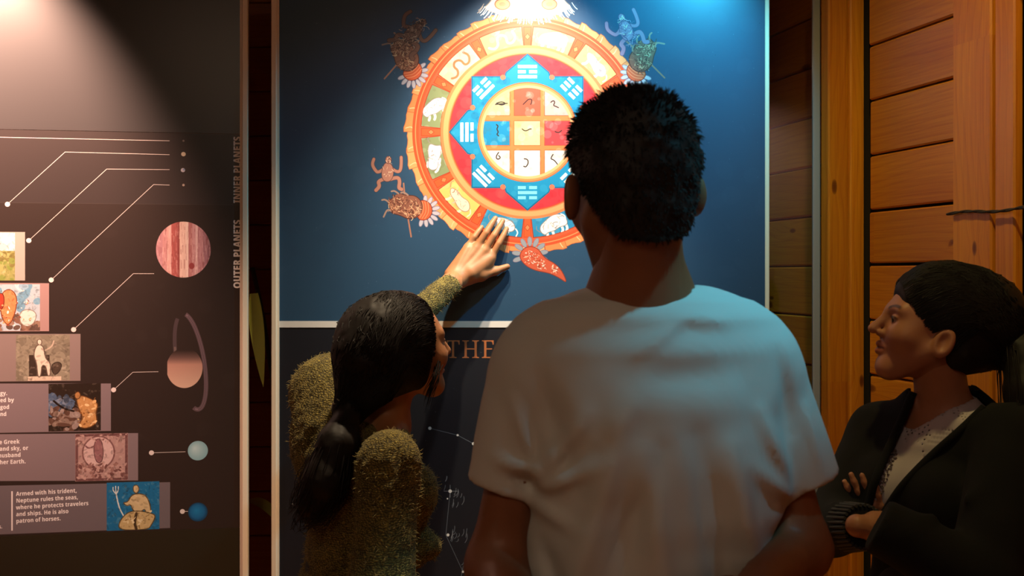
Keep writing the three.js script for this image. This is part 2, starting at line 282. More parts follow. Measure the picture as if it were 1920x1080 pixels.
  { const q = rng(18); g.save(); g.beginPath(); star.forEach((p, i) => i ? g.lineTo(...p) : g.moveTo(...p)); g.clip(); for (let i = 0; i < 260; i++) { g.fillStyle = q() < 0.5 ? 'rgba(90,190,220,0.14)' : 'rgba(0,40,80,0.12)'; g.beginPath(); g.arc(CX + (q() - 0.5) * 290, CY + (q() - 0.5) * 290, 1 + q() * 7, 0, 7); g.fill(); } g.restore(); }
  for (let k = 0; k < 4; k++) for (const e of [-46, 46]) { const a = k * Math.PI / 2, x = e, y = -H + 1; g.beginPath(); g.arc(CX + x * Math.cos(a) - y * Math.sin(a), CY + x * Math.sin(a) + y * Math.cos(a), 5, 0, 7); g.fillStyle = '#dc6a50'; g.fill(); }
  // trigrams
  const tri = [['110', 0], ['000', 1], ['110', 2], ['001', 3], ['010', 4], ['110', 5], ['110', 6], ['011', 7]];
  const pats = { 0: '101', 1: '000', 2: '111', 3: '010', 4: '010', 5: '110', 6: '110', 7: '001' };
  for (let k = 0; k < 8; k++) {
    const a = k * Math.PI / 4 - Math.PI / 2, q = k % 2 ? 117 : 114; g.save(); g.translate(CX + Math.cos(a) * q, CY + Math.sin(a) * q); g.rotate(a + Math.PI / 2); g.fillStyle = k === 4 ? '#74bcd6' : k === 0 ? '#f3dfb2' : '#efece6';
    for (let i = 0; i < 3; i++) { const y = -12 + i * 9.5; if (pats[k][i] === '1') g.fillRect(-18, y, 36, 6); else { g.fillRect(-18, y, 15, 6); g.fillRect(3, y, 15, 6); } }
    g.restore();
  }
  // inner disc with nine fields
  g.beginPath(); g.arc(CX, CY, 93, 0, 7); g.fillStyle = '#e8814f'; g.fill(); g.strokeStyle = '#c9603a'; g.lineWidth = 2; g.stroke();
  ring(83, 88, '#f0a774');
  g.save(); g.beginPath(); g.arc(CX, CY, 83, 0, 7); g.clip(); g.fillStyle = '#e37443'; g.fillRect(CX - 90, CY - 90, 180, 180);
  const nine = ['#b9ae80', '#cc523f', '#cc9a94', '#127aa9', '#e8cb88', '#c93a40', '#ddcbc2', '#e2d2ca', '#ddcbc2'];
  const xs = [[-84, -33], [-25, 24], [32, 84]], ys = [[-84, -31], [-21, 25], [34, 84]];
  nine.forEach((c, i) => { const [x0, x1] = xs[i % 3], [y0, y1] = ys[Math.floor(i / 3)]; g.fillStyle = c; g.fillRect(CX + x0, CY + y0, x1 - x0, y1 - y0); g.strokeStyle = '#b5472c'; g.lineWidth = 1; g.strokeRect(CX + x0, CY + y0, x1 - x0, y1 - y0); const q = rng(40 + i); for (let k = 0; k < 22; k++) { g.fillStyle = q() < 0.5 ? 'rgba(255,255,255,0.12)' : 'rgba(150,60,30,0.07)'; g.beginPath(); g.arc(CX + x0 + q() * (x1 - x0), CY + y0 + q() * (y1 - y0), 2 + q() * 6, 0, 7); g.fill(); } });
  g.restore();
  const ink = '#2e2626', S = (pts) => stroke(g, pts.map(([x, y]) => [CX + x, CY + y]), ink, 2);
  S([[-58, -54], [-50, -58], [-40, -54], [-48, -50], [-58, -54]]); S([[-60, -52], [-50, -53], [-38, -54]]);
  S([[-8, -52], [-2, -58], [2, -62], [8, -62], [8, -56], [6, -52]]); S([[44, -56], [48, -60], [52, -56], [48, -50], [54, -48], [58, -46]]);
  S([[-58, -14], [-54, -12], [-58, -6], [-54, 0], [-58, 4], [-54, 7]]); S([[-10, -6], [-6, -2], [0, -3], [4, -6], [7, -6]]); S([[52, -1], [58, 2], [64, -3]]);
  S([[-54, 38], [-60, 46], [-56, 52], [-50, 48], [-54, 44]]); S([[-6, 50], [0, 50], [2, 58], [-3, 66], [-7, 64]]); S([[48, 42], [42, 50], [50, 52], [56, 60]]);
  limb(g, 792, 394, 0.10, false); frogman(g, 727, 318, 1.0, 0.05, '#b0796a', '#5e3a3c');
  limb(g, 773, 132, 0.98, false); frogman(g, 778, 58, 1.15, 0.75, '#7d5348', '#3d2628'); dab(g, [[770, 62, 34], [758, 84, 30], [786, 46, 24]], 150, 5, ['#4d2a26', '#a4705c', '#c49a80', '#6c3c30'], 3, 10);
  limb(g, 1193, 134, -1.05, true); frogman(g, 1172, 52, 1.1, -0.35, '#9a7690', '#554062'); dab(g, [[1172, 50, 24], [1182, 74, 24]], 70, 6, ['#5c4468', '#b694a8', '#8a6a84'], 3, 9);
  limb(g, 1186, 394, -0.10, true); frogman(g, 1251, 318, 1.0, 0, '#b0796a', '#5e3a3c');
  // tail
  lotus(g, 994, 478, 25, -3.5, 0.3, 9, '#8f939d');
  blob(g, [[972, 480], [985, 462], [1008, 464], [1020, 484], [1040, 494], [1054, 508], [1064, 532], [1050, 522], [1030, 512], [1004, 508], [984, 498]], '#c4573f', '#8a3527', 1.4);
  dab(g, [[995, 482, 26], [1015, 497, 16], [1040, 506, 12]], 130, 9, ['#f0b89b', '#8a3527', '#e9d6cc'], 1, 4);
  // pale bearded head of the creature that carries the wheel
  blob(g, [[905, 16], [920, 4], [930, -22], [958, -44], [990, -50], [1022, -44], [1048, -22], [1058, 2], [1074, 14], [1050, 24], [1030, 32], [990, 36], [950, 32], [928, 24]], '#e6dcd2', '#a08a7c', 1.5);
  { const q = rng(61); for (let i = 0; i < 90; i++) { const t = q(), x = 905 + t * 168, y = 12 + 16 * Math.sin(t * 3.14) + (q() - 0.5) * 14; stroke(g, [[x, y], [x + (x - 990) * 0.06, y + 8], [x + (x - 990) * 0.12, y + 12]], q() < 0.6 ? '#f1ebe4' : '#b9aaa0', 1.6); } }
  for (const x of [942, 1030]) { g.beginPath(); g.ellipse(x, 8, 14, 10, 0, 0, 7); g.fillStyle = '#e8a06a'; g.fill(); g.strokeStyle = '#9a5a38'; g.lineWidth = 2; g.stroke(); g.beginPath(); g.ellipse(x, 8, 6, 4, 0, 0, 7); g.fillStyle = '#c9835a'; g.fill(); }
  for (let i = 0; i < 3; i++) stroke(g, [[962, 2 + i * 6], [985, -1 + i * 6], [1012, 2 + i * 6]], '#b39d90', 1.3);
}
const pxm = D / F;                                   // metres per photo pixel on the main board
const upperTex = canvasTexture(2048, 1626, (g, w, h) => {
  const s = w / 910; g.fillStyle = '#2a4a68'; g.fillRect(0, 0, w, h); mottled(g, w, h, 260, 4, 0.012);
  speckle(g, w, h, 500, 31, ['rgba(170,200,215,0.35)', 'rgba(200,210,215,0.25)', 'rgba(10,25,40,0.4)'], 0.6, 1.9);
  g.setTransform(s, 0, 0, s, -524 * s, 120 * s); drawWheel(g);
});
const lowerTex = canvasTexture(1365, 1227, (g, w, h) => {
  const s = w / 910; g.fillStyle = '#171b25'; g.fillRect(0, 0, w, h);
  speckle(g, w, h, 120, 33, ['rgba(190,200,215,0.7)', 'rgba(220,220,220,0.4)'], 0.5, 1.3);
  g.setTransform(s, 0, 0, s, -524 * s, -614 * s);
  g.fillStyle = '#b0683f'; g.save(); g.translate(836, 671); g.scale(1.0, 1.04); g.font = '44px serif'; let x = 0; for (const c of 'THE') { g.fillText(c, x, 0); x += g.measureText(c).width + 2; } g.restore();
  const L = (pts) => { g.strokeStyle = 'rgba(190,205,225,0.45)'; g.lineWidth = 1; g.beginPath(); pts.forEach((p, i) => i ? g.lineTo(...p) : g.moveTo(...p)); g.stroke(); };
  const dot = (x0, y0, r0) => { g.fillStyle = '#e3e6ea'; g.beginPath(); g.arc(x0, y0, r0, 0, 7); g.fill(); };
  L([[806, 803], [858, 816], [888, 832], [930, 880]]); dot(806, 803, 3.2); dot(858, 816, 2.2); dot(888, 832, 3.2); dot(930, 880, 3);
  L([[844, 921], [836, 1003], [868, 1072]]); dot(844, 921, 3.4); dot(839, 935, 1.6); dot(840, 1003, 2.8); dot(868, 1072, 2.2); dot(548, 945, 2);
  g.strokeStyle = 'rgba(200,210,225,0.6)'; g.beginPath(); g.moveTo(832, 921); g.lineTo(858, 921); g.moveTo(844, 909); g.lineTo(844, 933); g.stroke();
  const r = rng(12); for (const [x0, y0, n] of [[865, 930, 9], [862, 1000, 12], [880, 1066, 8], [850, 905, 3]]) for (let i = 0; i < n; i++) { const a = x0 + (r() - 0.5) * 30, b = y0 + (r() - 0.5) * 30, q = 4 + r() * 14; stroke(g, [[a, b], [a + 3 * (r() - 0.5), b + q / 2], [a - 4 + 2 * r(), b + q]], 'rgba(175,185,200,0.5)', 1.2); }
});
// flat sheet with its uv over the face; body box behind it
function sheet(w, h, map, rough) { return [new THREE.PlaneGeometry(w, h), printMat(map, rough)]; }
const edgePale = std([0.78, 0.66, 0.55], 0.5), white = std([0.75, 0.72, 0.70], 0.5);
const stileMat = std([0.88, 0.74, 0.58], 0.4, { bumpMap: woodBump, bumpScale: 0.0005 });
{
  const X = (x) => (x - 960) * pxm, Y = (y) => EYE - (y - HORIZON) * pxm;
  const o = thing('display_board', 'blue display board printed with a Tibetan astrology wheel', 'board', [X(979), 0, 0]);
  const cx = X(979);
  const yTop = Y(-120), yMid0 = Y(602), yMid1 = Y(614), yBot = Y(1432), w = 910 * pxm;
  const core = part('backing_board', box(-w / 2, w / 2, yBot, yTop, -0.012, -0.0012), std([0.5, 0.46, 0.42], 0.7), o);
  const up = part('upper_print', box(-w / 2, w / 2, yMid0, yTop, -0.0011, 0), printMat(upperTex, 0.38), o); up.userData.label = 'blue print of a painted wheel with animals and trigrams';
  const lo = part('lower_print', box(-w / 2, w / 2, yBot, yMid1, -0.0011, 0), printMat(lowerTex, 0.42), o); lo.userData.label = 'dark navy print with the word THE and a star chart';
  part('white_divider', box(-w / 2, w / 2, yMid1, yMid0, -0.0011, 0.0016), white, o);
  // clear acrylic backing, wider than the print on the wall side
  const ac = part('acrylic_backing', box(X(1434) - cx, X(1528) - cx, yBot, yTop, -0.016, -0.011), new THREE.MeshPhysicalMaterial({ color: new THREE.Color(0.96, 0.95, 0.97), roughness: 0.06, transmission: 1, thickness: 0, ior: 1.49 }), o); ac.userData.label = 'clear acrylic sheet';
  const ch = part('edge_channel', plank(yTop - yBot, 0.022, 0.012, 0.003, 0, 0, 'y'), std([0.55, 0.55, 0.56], 0.28, { metalness: 0.55 }), o); ch.position.set(X(1533) - cx, (yTop + yBot) / 2, -0.012); ch.userData.label = 'greyish metal edge channel';
  for (const [a, b, n, f] of [[511, 521, -0.02, 0.016], [1434, 1442, -0.012, 0.005]]) { const m = part('wooden_stile', plank(2.52, (b - a) * pxm, f - n, 0.002, a * 0.01, a, 'y'), stileMat, o); m.position.set(X((a + b) / 2) - cx, 1.26, (f + n) / 2); }
  const e = part('edge_strip', box(X(521) - cx, X(524) - cx, yBot, yTop, -0.012, 0.006), edgePale, o); e.userData.label = 'pale edging strip';
  // box uvs: front face only is printed; the other faces are a millimetre high
}
// planets board, turned a little towards the viewer
const PHI = 8.5 * Math.PI / 180, PXR = (452 - 960) / F * D;
const planetsAt = (x, y) => { const u = (x - 960) / F, s = (PXR - D * u) / (Math.cos(PHI) - u * Math.sin(PHI)), d = D - s * Math.sin(PHI); return [s, EYE - (y - HORIZON) / F * d]; };
{
  const W = 1.0, yA = planetsAt(300, 249)[1], yB = planetsAt(300, 994)[1], K = 1700, top = 2.46, bot = 0.1;
  const H = yA - yB, cw = Math.round(W * K), chh = Math.round(H * K);
  const tex = canvasTexture(cw, chh, (g) => {
    const C = (x, y) => { const [s, Y] = planetsAt(x, y); return [cw - s * K, (yA - Y) * K]; };
    const k = K * 2.8 / F;                                  // canvas pixels per photo pixel
    g.fillStyle = '#2f2522'; g.fillRect(0, 0, cw, chh); mottled(g, cw, chh, 160, 14, 0.008);
    g.fillStyle = '#342c2b'; const [, sy] = C(200, 382); g.fillRect(0, 0, cw, sy); g.fillStyle = '#3b3331'; g.fillRect(0, sy - 2, cw, 3);
    const line = (pts) => { g.strokeStyle = '#cfc4c0'; g.lineWidth = 2.6; g.lineJoin = 'round'; g.beginPath(); pts.forEach((p, i) => { const q = C(...p); i ? g.lineTo(...q) : g.moveTo(...q); }); g.stroke(); };
    const dot = (x, y, r, c = '#d6cbc9') => { const q = C(x, y); g.fillStyle = c; g.beginPath(); g.arc(q[0], q[1], r * k, 0, 7); g.fill(); };
    line([[-200, 253], [318, 264]]); line([[14, 383], [122, 285], [318, 290]]); line([[54, 451], [200, 317], [318, 318]]); line([[96, 525], [288, 346], [318, 347]]);
    line([[138, 618], [250, 513], [289, 513]]); line([[213, 731], [249, 698], [297, 697]]); line([[284, 849], [348, 847]]); line([[342, 959], [356, 959]]);
    for (const [x, y] of [[14, 383], [54, 451], [96, 525], [138, 618], [213, 731], [284, 849], [342, 959]]) dot(x, y, 4.6);
    dot(344, 264, 2, '#8a7d78'); dot(344, 289, 4.2, '#d9c9ae'); dot(343, 319, 4, '#b9b4bd'); dot(345, 318, 2, '#7f8fae'); dot(344, 347, 2.4, '#a9978c');
    // banded planet (a print of a photograph)
    const disc = (x, y, rx, ry, fill) => { const q = C(x, y); g.save(); g.beginPath(); g.ellipse(q[0], q[1], rx * k, ry * k, 0, 0, 7); g.clip(); fill(q); g.restore(); };
    disc(344, 468, 50, 53, ([x, y]) => {
      const bands = [[-50, '#b5838a'], [-38, '#c08b8c'], [-30, '#d1a19c'], [-22, '#a85b58'], [-11, '#8f4a48'], [-7, '#d7b7ab'], [4, '#dcc3b8'], [9, '#a76f70'], [16, '#bd8d90'], [22, '#d3b0b0'], [26, '#b48389'], [36, '#9d6f78'], [44, '#8a5f68']];
      bands.forEach(([b, c], i) => { g.fillStyle = c; const e = i + 1 < bands.length ? bands[i + 1][0] : 60; g.fillRect(x + b * k, y - 60 * k, (e - b) * k + 1, 120 * k); });
      const r = rng(3); for (let i = 0; i < 340; i++) { g.fillStyle = r() < 0.5 ? 'rgba(245,220,210,0.22)' : 'rgba(110,50,50,0.2)'; g.fillRect(x + (r() - 0.5) * 100 * k, y + (r() - 0.5) * 104 * k, (0.6 + r() * 2) * k, (3 + r() * 16) * k); }
      g.fillStyle = '#8d3f41'; g.beginPath(); g.ellipse(x + 15 * k, y + 31 * k, 5 * k, 6 * k, 0, 0, 7); g.fill();
    });
    // ringed planet
    const ringArc = (a, b, c, lw) => { const q = C(357, 678); g.save(); g.translate(...q); g.rotate(-0.16); g.beginPath(); g.ellipse(0, 0, 25 * k, 92 * k, 0, a, b); g.strokeStyle = c; g.lineWidth = lw * k; g.stroke(); g.restore(); };
    ringArc(2.85, 4.3, '#4a3d40', 7); ringArc(2.9, 3.5, '#6b5a57', 4);
    disc(346, 690, 33, 38, ([x, y]) => { const q = g.createLinearGradient(x, y - 34 * k, x, y + 34 * k); q.addColorStop(0, '#2f2522'); q.addColorStop(0.22, '#6b504b'); q.addColorStop(0.4, '#b08577'); q.addColorStop(1, '#c7a592'); g.fillStyle = q; g.fillRect(x - 80, y - 60 * k, 240, 140 * k); });
    ringArc(-1.35, 1.9, '#5c4a50', 8); ringArc(-1.3, 1.8, '#77626a', 3); ringArc(-1.2, 1.6, '#43363c', 1.2);
    disc(371, 845, 18.5, 18.5, ([x, y]) => { const q = g.createRadialGradient(x - 6 * k, y - 5 * k, 2, x, y, 19 * k); q.addColorStop(0, '#b4d0d6'); q.addColorStop(1, '#7fa9b4'); g.fillStyle = q; g.fillRect(x - 80, y - 80, 160, 160); });
    disc(371, 960, 18, 18, ([x, y]) => { const q = g.createRadialGradient(x - 3 * k, y - 3 * k, 2, x, y, 18 * k); q.addColorStop(0, '#1f7ab0'); q.addColorStop(0.7, '#1a5f93'); q.addColorStop(1, '#163a5a'); g.fillStyle = q; g.fillRect(x - 80, y - 80, 160, 160); });
    // side titles
    const side = (t, x, y0, y1) => { const a = C(x, y1), b = C(x, y0); g.save(); g.translate(a[0], a[1]); g.rotate(-Math.PI / 2); g.font = 'bold ' + Math.round(18.5 * k) + 'px sans-serif'; g.fillStyle = '#ded6d4'; const m = g.measureText(t).width; g.scale((a[1] - b[1]) / m, 1); g.fillText(t, 0, 0); g.lineWidth = 1.6; g.strokeStyle = '#ded6d4'; g.strokeText(t, 0, 0); g.restore(); };
    side('INNER PLANETS', 451, 256, 381); side('OUTER PLANETS', 451, 412, 541);
    // text cards
    const quad = (pts, c) => { g.fillStyle = c; g.beginPath(); pts.forEach((p, i) => { const q = C(...p); i ? g.lineTo(...q) : g.moveTo(...q); }); g.closePath(); g.fill(); };
    const card = (x1, yl0, yl1, y0, y1, c) => quad([[-260, yl0 - (y0 - yl0)], [x1, y0], [x1, y1], [-260, yl1 - (y1 - yl1)]], c);
    const CARD = '#7f7075';
    card(47, 434, 526, 435, 526, '#a39b93'); card(92, 530, 622, 531, 621, '#a08280'); card(151, 626, 716, 626, 714, '#857573'); card(208, 719, 812, 719, 808, CARD); card(259, 814, 902, 812, 901, CARD); card(319, 910, 1001, 904, 990, '#6c6369');
    const pic = (x0, y0, x1, y1, draw) => { const a = C(x0, y0), b = C(x1, y1); g.save(); g.beginPath(); g.rect(a[0], a[1], b[0] - a[0], b[1] - a[1]); g.clip(); g.translate(a[0], a[1]); g.scale((b[0] - a[0]) / 100, (b[1] - a[1]) / 100); draw(); const r = rng(Math.round(x1 * 7 + y1)); for (let i = 0; i < 260; i++) { const c = r(); g.fillStyle = c < 0.5 ? `rgba(30,20,16,${0.05 + 0.15 * r()})` : `rgba(240,225,205,${0.04 + 0.12 * r()})`; g.beginPath(); g.ellipse(r() * 100, r() * 100, 1 + r() * 5, 0.6 + r() * 2, r() * 3, 0, 7); g.fill(); } g.restore(); };
    const fillR = (x, y, w, h, c) => { g.fillStyle = c; g.fillRect(x, y, w, h); };
    const scatter = (n, seed, cols, x0, y0, x1, y1, r0, r1) => { const r = rng(seed); for (let i = 0; i < n; i++) { g.fillStyle = cols[Math.floor(r() * cols.length)]; g.beginPath(); g.ellipse(x0 + r() * (x1 - x0), y0 + r() * (y1 - y0), r0 + r() * (r1 - r0), (r0 + r() * (r1 - r0)) * 0.6, r() * 3, 0, 7); g.fill(); } };
    pic(-60, 436, 28, 526, () => { fillR(0, 0, 100, 45, '#cfccd2'); fillR(0, 38, 100, 62, '#8e8f55'); scatter(60, 1, ['#7d8a45', '#9a9a60', '#77703f'], 0, 40, 100, 100, 3, 14); scatter(20, 2, ['#dcdade', '#bfbcc0'], 0, 0, 100, 34, 6, 20); });
    pic(-20, 533, 75, 620, () => { fillR(0, 0, 100, 100, '#a9b9c6'); scatter(24, 3, ['#8fb0c8', '#d9dadb', '#6f9ab5'], 0, 0, 100, 45, 5, 16); scatter(40, 4, ['#7c5b4c', '#5d4a42', '#8f7364'], 0, 70, 100, 100, 4, 14); blob(g, [[22, 20], [40, 8], [55, 25], [52, 60], [38, 92], [22, 70]], '#c98556', '#7a4028', 2); blob(g, [[5, 30], [28, 14], [30, 50], [10, 66]], '#a4402f', '#5b2218', 1.5); blob(g, [[58, 60], [78, 52], [96, 64], [84, 92], [62, 88]], '#d8d2cc', '#80736b', 1.5); scatter(30, 5, ['#e2a878', '#8d4a34', '#efe6dd'], 15, 20, 90, 95, 1, 4); });
    pic(30, 628, 131, 713, () => { fillR(0, 0, 100, 100, '#7d7566'); scatter(70, 6, ['#857d6d', '#746c5e', '#8a8272'], 0, 0, 100, 100, 6, 18); fillR(24, 44, 38, 46, '#3b2f28'); fillR(22, 91, 62, 9, '#cbb7a5'); blob(g, [[36, 26], [44, 20], [52, 28], [54, 52], [64, 60], [64, 90], [58, 90], [56, 70], [48, 64], [46, 92], [40, 92], [38, 60], [32, 46]], '#d9cabb', '#5f5148', 2); blob(g, [[40, 10], [47, 10], [48, 20], [43, 23], [39, 18]], '#d9cabb', '#5f5148', 1.5); stroke(g, [[54, 34], [66, 28], [70, 14]], '#b7a797', 3); blob(g, [[64, 66], [78, 58], [86, 66], [80, 82], [70, 90]], '#4b3e35', '#2d2520', 1.5); });
    pic(91, 720, 189, 807, () => { fillR(0, 0, 100, 100, '#2b211b'); scatter(30, 7, ['#4a5c78', '#6a7890', '#3a4456'], 0, 25, 40, 60, 5, 14); scatter(40, 8, ['#7e6a60', '#8f7f7a', '#5b4238'], 0, 55, 60, 100, 4, 13); blob(g, [[52, 30], [62, 24], [84, 34], [96, 44], [90, 62], [94, 84], [74, 96], [56, 92], [66, 70], [58, 56]], '#b98a56', '#5e3c20', 2); blob(g, [[50, 20], [58, 16], [62, 26], [56, 34], [50, 30]], '#a9794a', '#55361d', 1.5); scatter(26, 9, ['#d8ad77', '#8a5a30', '#e4c391'], 56, 30, 92, 92, 1, 5); stroke(g, [[10, 36], [26, 52], [48, 58]], '#201612', 4); });
    pic(141, 814, 240, 900, () => { fillR(0, 0, 100, 100, '#a98a87'); g.lineWidth = 5; g.strokeStyle = '#6c4a4b'; g.strokeRect(3, 3, 94, 94); g.beginPath(); g.ellipse(44, 40, 30, 34, 0, 0, 7); g.fillStyle = '#c7abaa'; g.fill(); g.strokeStyle = '#7b5858'; g.lineWidth = 3; g.stroke(); blob(g, [[38, 14], [44, 10], [50, 16], [54, 40], [50, 62], [40, 62], [34, 36]], '#8e6468', '#5c3c40', 1.5); stroke(g, [[36, 26], [26, 32], [20, 26]], '#7d5659', 3); scatter(90, 10, ['#8f6a66', '#b79691', '#6d4a49'], 4, 64, 96, 96, 2, 6); scatter(40, 11, ['#7b5858', '#b79691'], 2, 2, 98, 20, 1, 4); });
    pic(200, 905, 299, 992, () => { fillR(0, 0, 100, 100, '#1d6a9c'); stroke(g, [[18, 24], [22, 50], [32, 70]], '#cfd5d6', 2.6); for (const q of [[12, 10], [17, 8], [22, 9]]) stroke(g, [[18, 24], [q[0], 18], q], '#cfd5d6', 2); blob(g, [[46, 28], [58, 24], [74, 28], [82, 46], [84, 66], [76, 70], [72, 56], [66, 62], [50, 62], [46, 46], [38, 50], [30, 42], [40, 42]], '#c6b389', '#5b4c33', 2); blob(g, [[50, 8], [58, 6], [62, 16], [57, 25], [50, 20]], '#c6b389', '#5b4c33', 1.6); blob(g, [[24, 80], [40, 62], [60, 60], [84, 66], [94, 72], [84, 92], [78, 100], [22, 100]], '#bda878', '#5b4c33', 2); stroke(g, [[56, 66], [52, 84], [56, 98]], '#4a3b28', 5); scatter(20, 12, ['#dccda4', '#8a7449'], 30, 60, 90, 98, 1, 5); });
    const words = (x, y, t, px, slope = -0.02) => { const q = C(x, y); g.save(); g.translate(...q); g.rotate(slope); g.scale(0.9, 1); g.font = 'bold ' + (px * k).toFixed(1) + 'px sans-serif'; g.fillStyle = '#e9e3e3'; g.fillText(t, 0, 0); g.restore(); };
    const para = (x, y, dy, px, lines, slope) => lines.forEach((t, i) => words(x, y + i * dy, t, px, slope));
    para(30, 930, 12.7, 10.6, ['Armed with his trident,', 'Neptune rules the seas,', 'where he protects travelers', 'and ships. He is also', 'patron of horses.'], -0.03);
    quad([[21, 921], [24, 921], [24, 995], [21, 995]], '#e4dcdc');
    para(-62, 835, 12.6, 10.6, ['Uranus is the Greek', 'god of wind and sky, or', 'Father Sky, husband', 'of Gaia, Mother Earth.'], -0.012);
    para(0, 741, 13, 10.4, ['gy.', 'ed by', 'god', 'nd'], -0.01); 
    words(-120, 934, 'NEPTUNE', 24, -0.03); words(-16, 980, 'and', 9, -0.03); words(-32, 993, 'families.', 9, -0.03);
  });
  const o = thing('display_board', 'dark brown display board printed with the planets and god pictures', 'board', [PXR, 0, 0]);
  o.rotation.y = PHI;
  part('backing_board', box(-W, 0, bot, top, -0.012, -0.0012), std([0.35, 0.3, 0.27], 0.7), o);
  const up = part('upper_print', box(-W, 0, yA + 0.0015, top, -0.0011, 0.0004), std([0.046, 0.042, 0.043], 0.33), o); up.userData.label = 'plain charcoal print';
  const mid = part('planets_print', box(-W, 0, yB, yA, -0.0011, 0), printMat(tex, 0.36), o); mid.userData.label = 'print of planets with lines to text cards';
  const lo = part('lower_print', box(-W, 0, bot, yB - 0.001, -0.0011, 0.0003), std([0.022, 0.017, 0.009], 0.4), o); lo.userData.label = 'plain dark olive print';
  for (const s of [0.001, -W - 0.021]) { const m = part('wooden_stile', plank(2.52, 0.016, 0.03, 0.002, s, s * 7 + 0.4, 'y'), stileMat, o); m.position.set(s + 0.011, 1.26, -0.004); }
  const e = part('edge_strip', box(-0.006, 0, bot, top, 0.0002, 0.003), edgePale, o); e.userData.label = 'pale edging strip'; e.position.x = 0.003;
}
// plant in the gap between the two boards
{
  const o = thing('potted_plant', 'potted plant with long green leaves in the gap between the boards', 'plant', [-0.74, 0, -0.26]);
  const leafMat = std([0.34, 0.34, 0.05], 0.5, { side: THREE.DoubleSide }), pot = std([0.25, 0.1, 0.05], 0.8);
  part('pot', new THREE.LatheGeometry([[0, 0], [0.09, 0], [0.12, 0.2], [0.125, 0.22], [0.11, 0.22], [0.1, 0.19], [0, 0.19]].map(([a, b]) => new THREE.Vector2(a, b)), 24), pot, o);
  part('stem', new THREE.TubeGeometry(new THREE.CatmullRomCurve3([V(0, 0.18, 0), V(0.02, 0.8, -0.02), V(-0.03, 1.35, 0.02), V(-0.05, 1.52, 0.08)]), 24, 0.007, 8), std([0.06, 0.05, 0.02], 0.7), o);
  const leaf = (base, dir, L, w, droop, roll) => {
    const g = new THREE.BufferGeometry(), pos = [], uv = [], idx = [], N = 14, d = dir.clone().normalize(), side = V(0, 0, 1).cross(d).normalize().applyAxisAngle(d, roll), nrm = d.clone().cross(side);
    for (const t of [0, 1]) for (let i = 0; i <= N; i++) { const s = i / N, q = w * Math.pow(Math.sin(Math.PI * Math.min(1, 0.12 + s * 0.88)), 0.8) * (1 - 0.45 * s); const c = base.clone().addScaledVector(d, L * s).addScaledVector(V(0, -1, 0), droop * s * s); for (const e of [-1, 0, 1]) { const p = c.clone().addScaledVector(side, e * q).addScaledVector(nrm, (Math.abs(e) * 0.3 * q) + (t ? -0.0012 : 0)); pos.push(p.x, p.y, p.z); uv.push(e, s); } }
    const M = (N + 1) * 3; for (let t = 0; t < 2; t++) for (let i = 0; i < N; i++) for (let e = 0; e < 2; e++) { const a = t * M + i * 3 + e; idx.push(...(t ? [a, a + 3, a + 1, a + 1, a + 3, a + 4] : [a, a + 1, a + 3, a + 1, a + 4, a + 3])); }
    g.setAttribute('position', new THREE.Float32BufferAttribute(pos, 3)); g.setAttribute('uv', new THREE.Float32BufferAttribute(uv, 2)); g.setIndex(idx); g.computeVertexNormals(); return g;
  };
  part('leaf', leaf(P(477, 550, 2.90).sub(o.position), V(0.10, -1, 0.02), 0.275, 0.026, 0.0, 0.1), leafMat, o);
  const r = rng(4); for (let i = 0; i < 7; i++) part('leaf', leaf(V(-0.02 + r() * 0.03, 0.5 + r() * 0.7, -0.01), V(r() - 0.5, 0.3 + r() * 0.5, -0.5 * r()), 0.22 + r() * 0.1, 0.02, 0.2, r()), leafMat, o);
}
// ---------------------------------------------------------------- figures: distance fields and their meshing
function capsule(a, b, ra, rb) {
  const ax = a.x, ay = a.y, az = a.z, bx = b.x - ax, by = b.y - ay, bz = b.z - az, q = 1 / Math.max(1e-9, bx * bx + by * by + bz * bz);
  return (x, y, z) => { const px = x - ax, py = y - ay, pz = z - az, t = clamp((px * bx + py * by + pz * bz) * q, 0, 1); return Math.hypot(px - bx * t, py - by * t, pz - bz * t) - (ra + (rb - ra) * t); };
}
function chain(pts, radii) { return pts.slice(1).map((p, i) => capsule(pts[i], p, radii[i], radii[i + 1])); }
function ellipsoid(c, r, q) {          // q: optional quaternion of its own axes
  const i = q ? q.clone().invert() : null, v = new THREE.Vector3();
  return (x, y, z) => { v.set(x - c.x, y - c.y, z - c.z); if (i) v.applyQuaternion(i); const k0 = Math.hypot(v.x / r[0], v.y / r[1], v.z / r[2]), k1 = Math.hypot(v.x / (r[0] * r[0]), v.y / (r[1] * r[1]), v.z / (r[2] * r[2])); return k1 < 1e-9 ? -Math.min(...r) : k0 * (k0 - 1) / k1; };
}
const smin = (a, b, k) => { const h = Math.max(k - Math.abs(a - b), 0) / k; return Math.min(a, b) - h * h * k * 0.25; };
const smax = (a, b, k) => -smin(-a, -b, k);
function union(list, k) { return (x, y, z) => { let d = list[0](x, y, z); for (let i = 1; i < list.length; i++) d = smin(d, list[i](x, y, z), k); return d; }; }
function frame(origin, face, up = V(0, 1, 0), s = 1) {            // x = the figure's left, y = up, z = the way it faces
  const z = face.clone().normalize(), x = up.clone().cross(z).normalize(), y = z.clone().cross(x);
  const M = new THREE.Matrix4().makeBasis(x, y, z).scale(V(s, s, s)).setPosition(origin); return { M, I: M.clone().invert(), x, y, z, o: origin.clone(), at: (a, b, c) => V(a, b, c).applyMatrix4(M) };
}
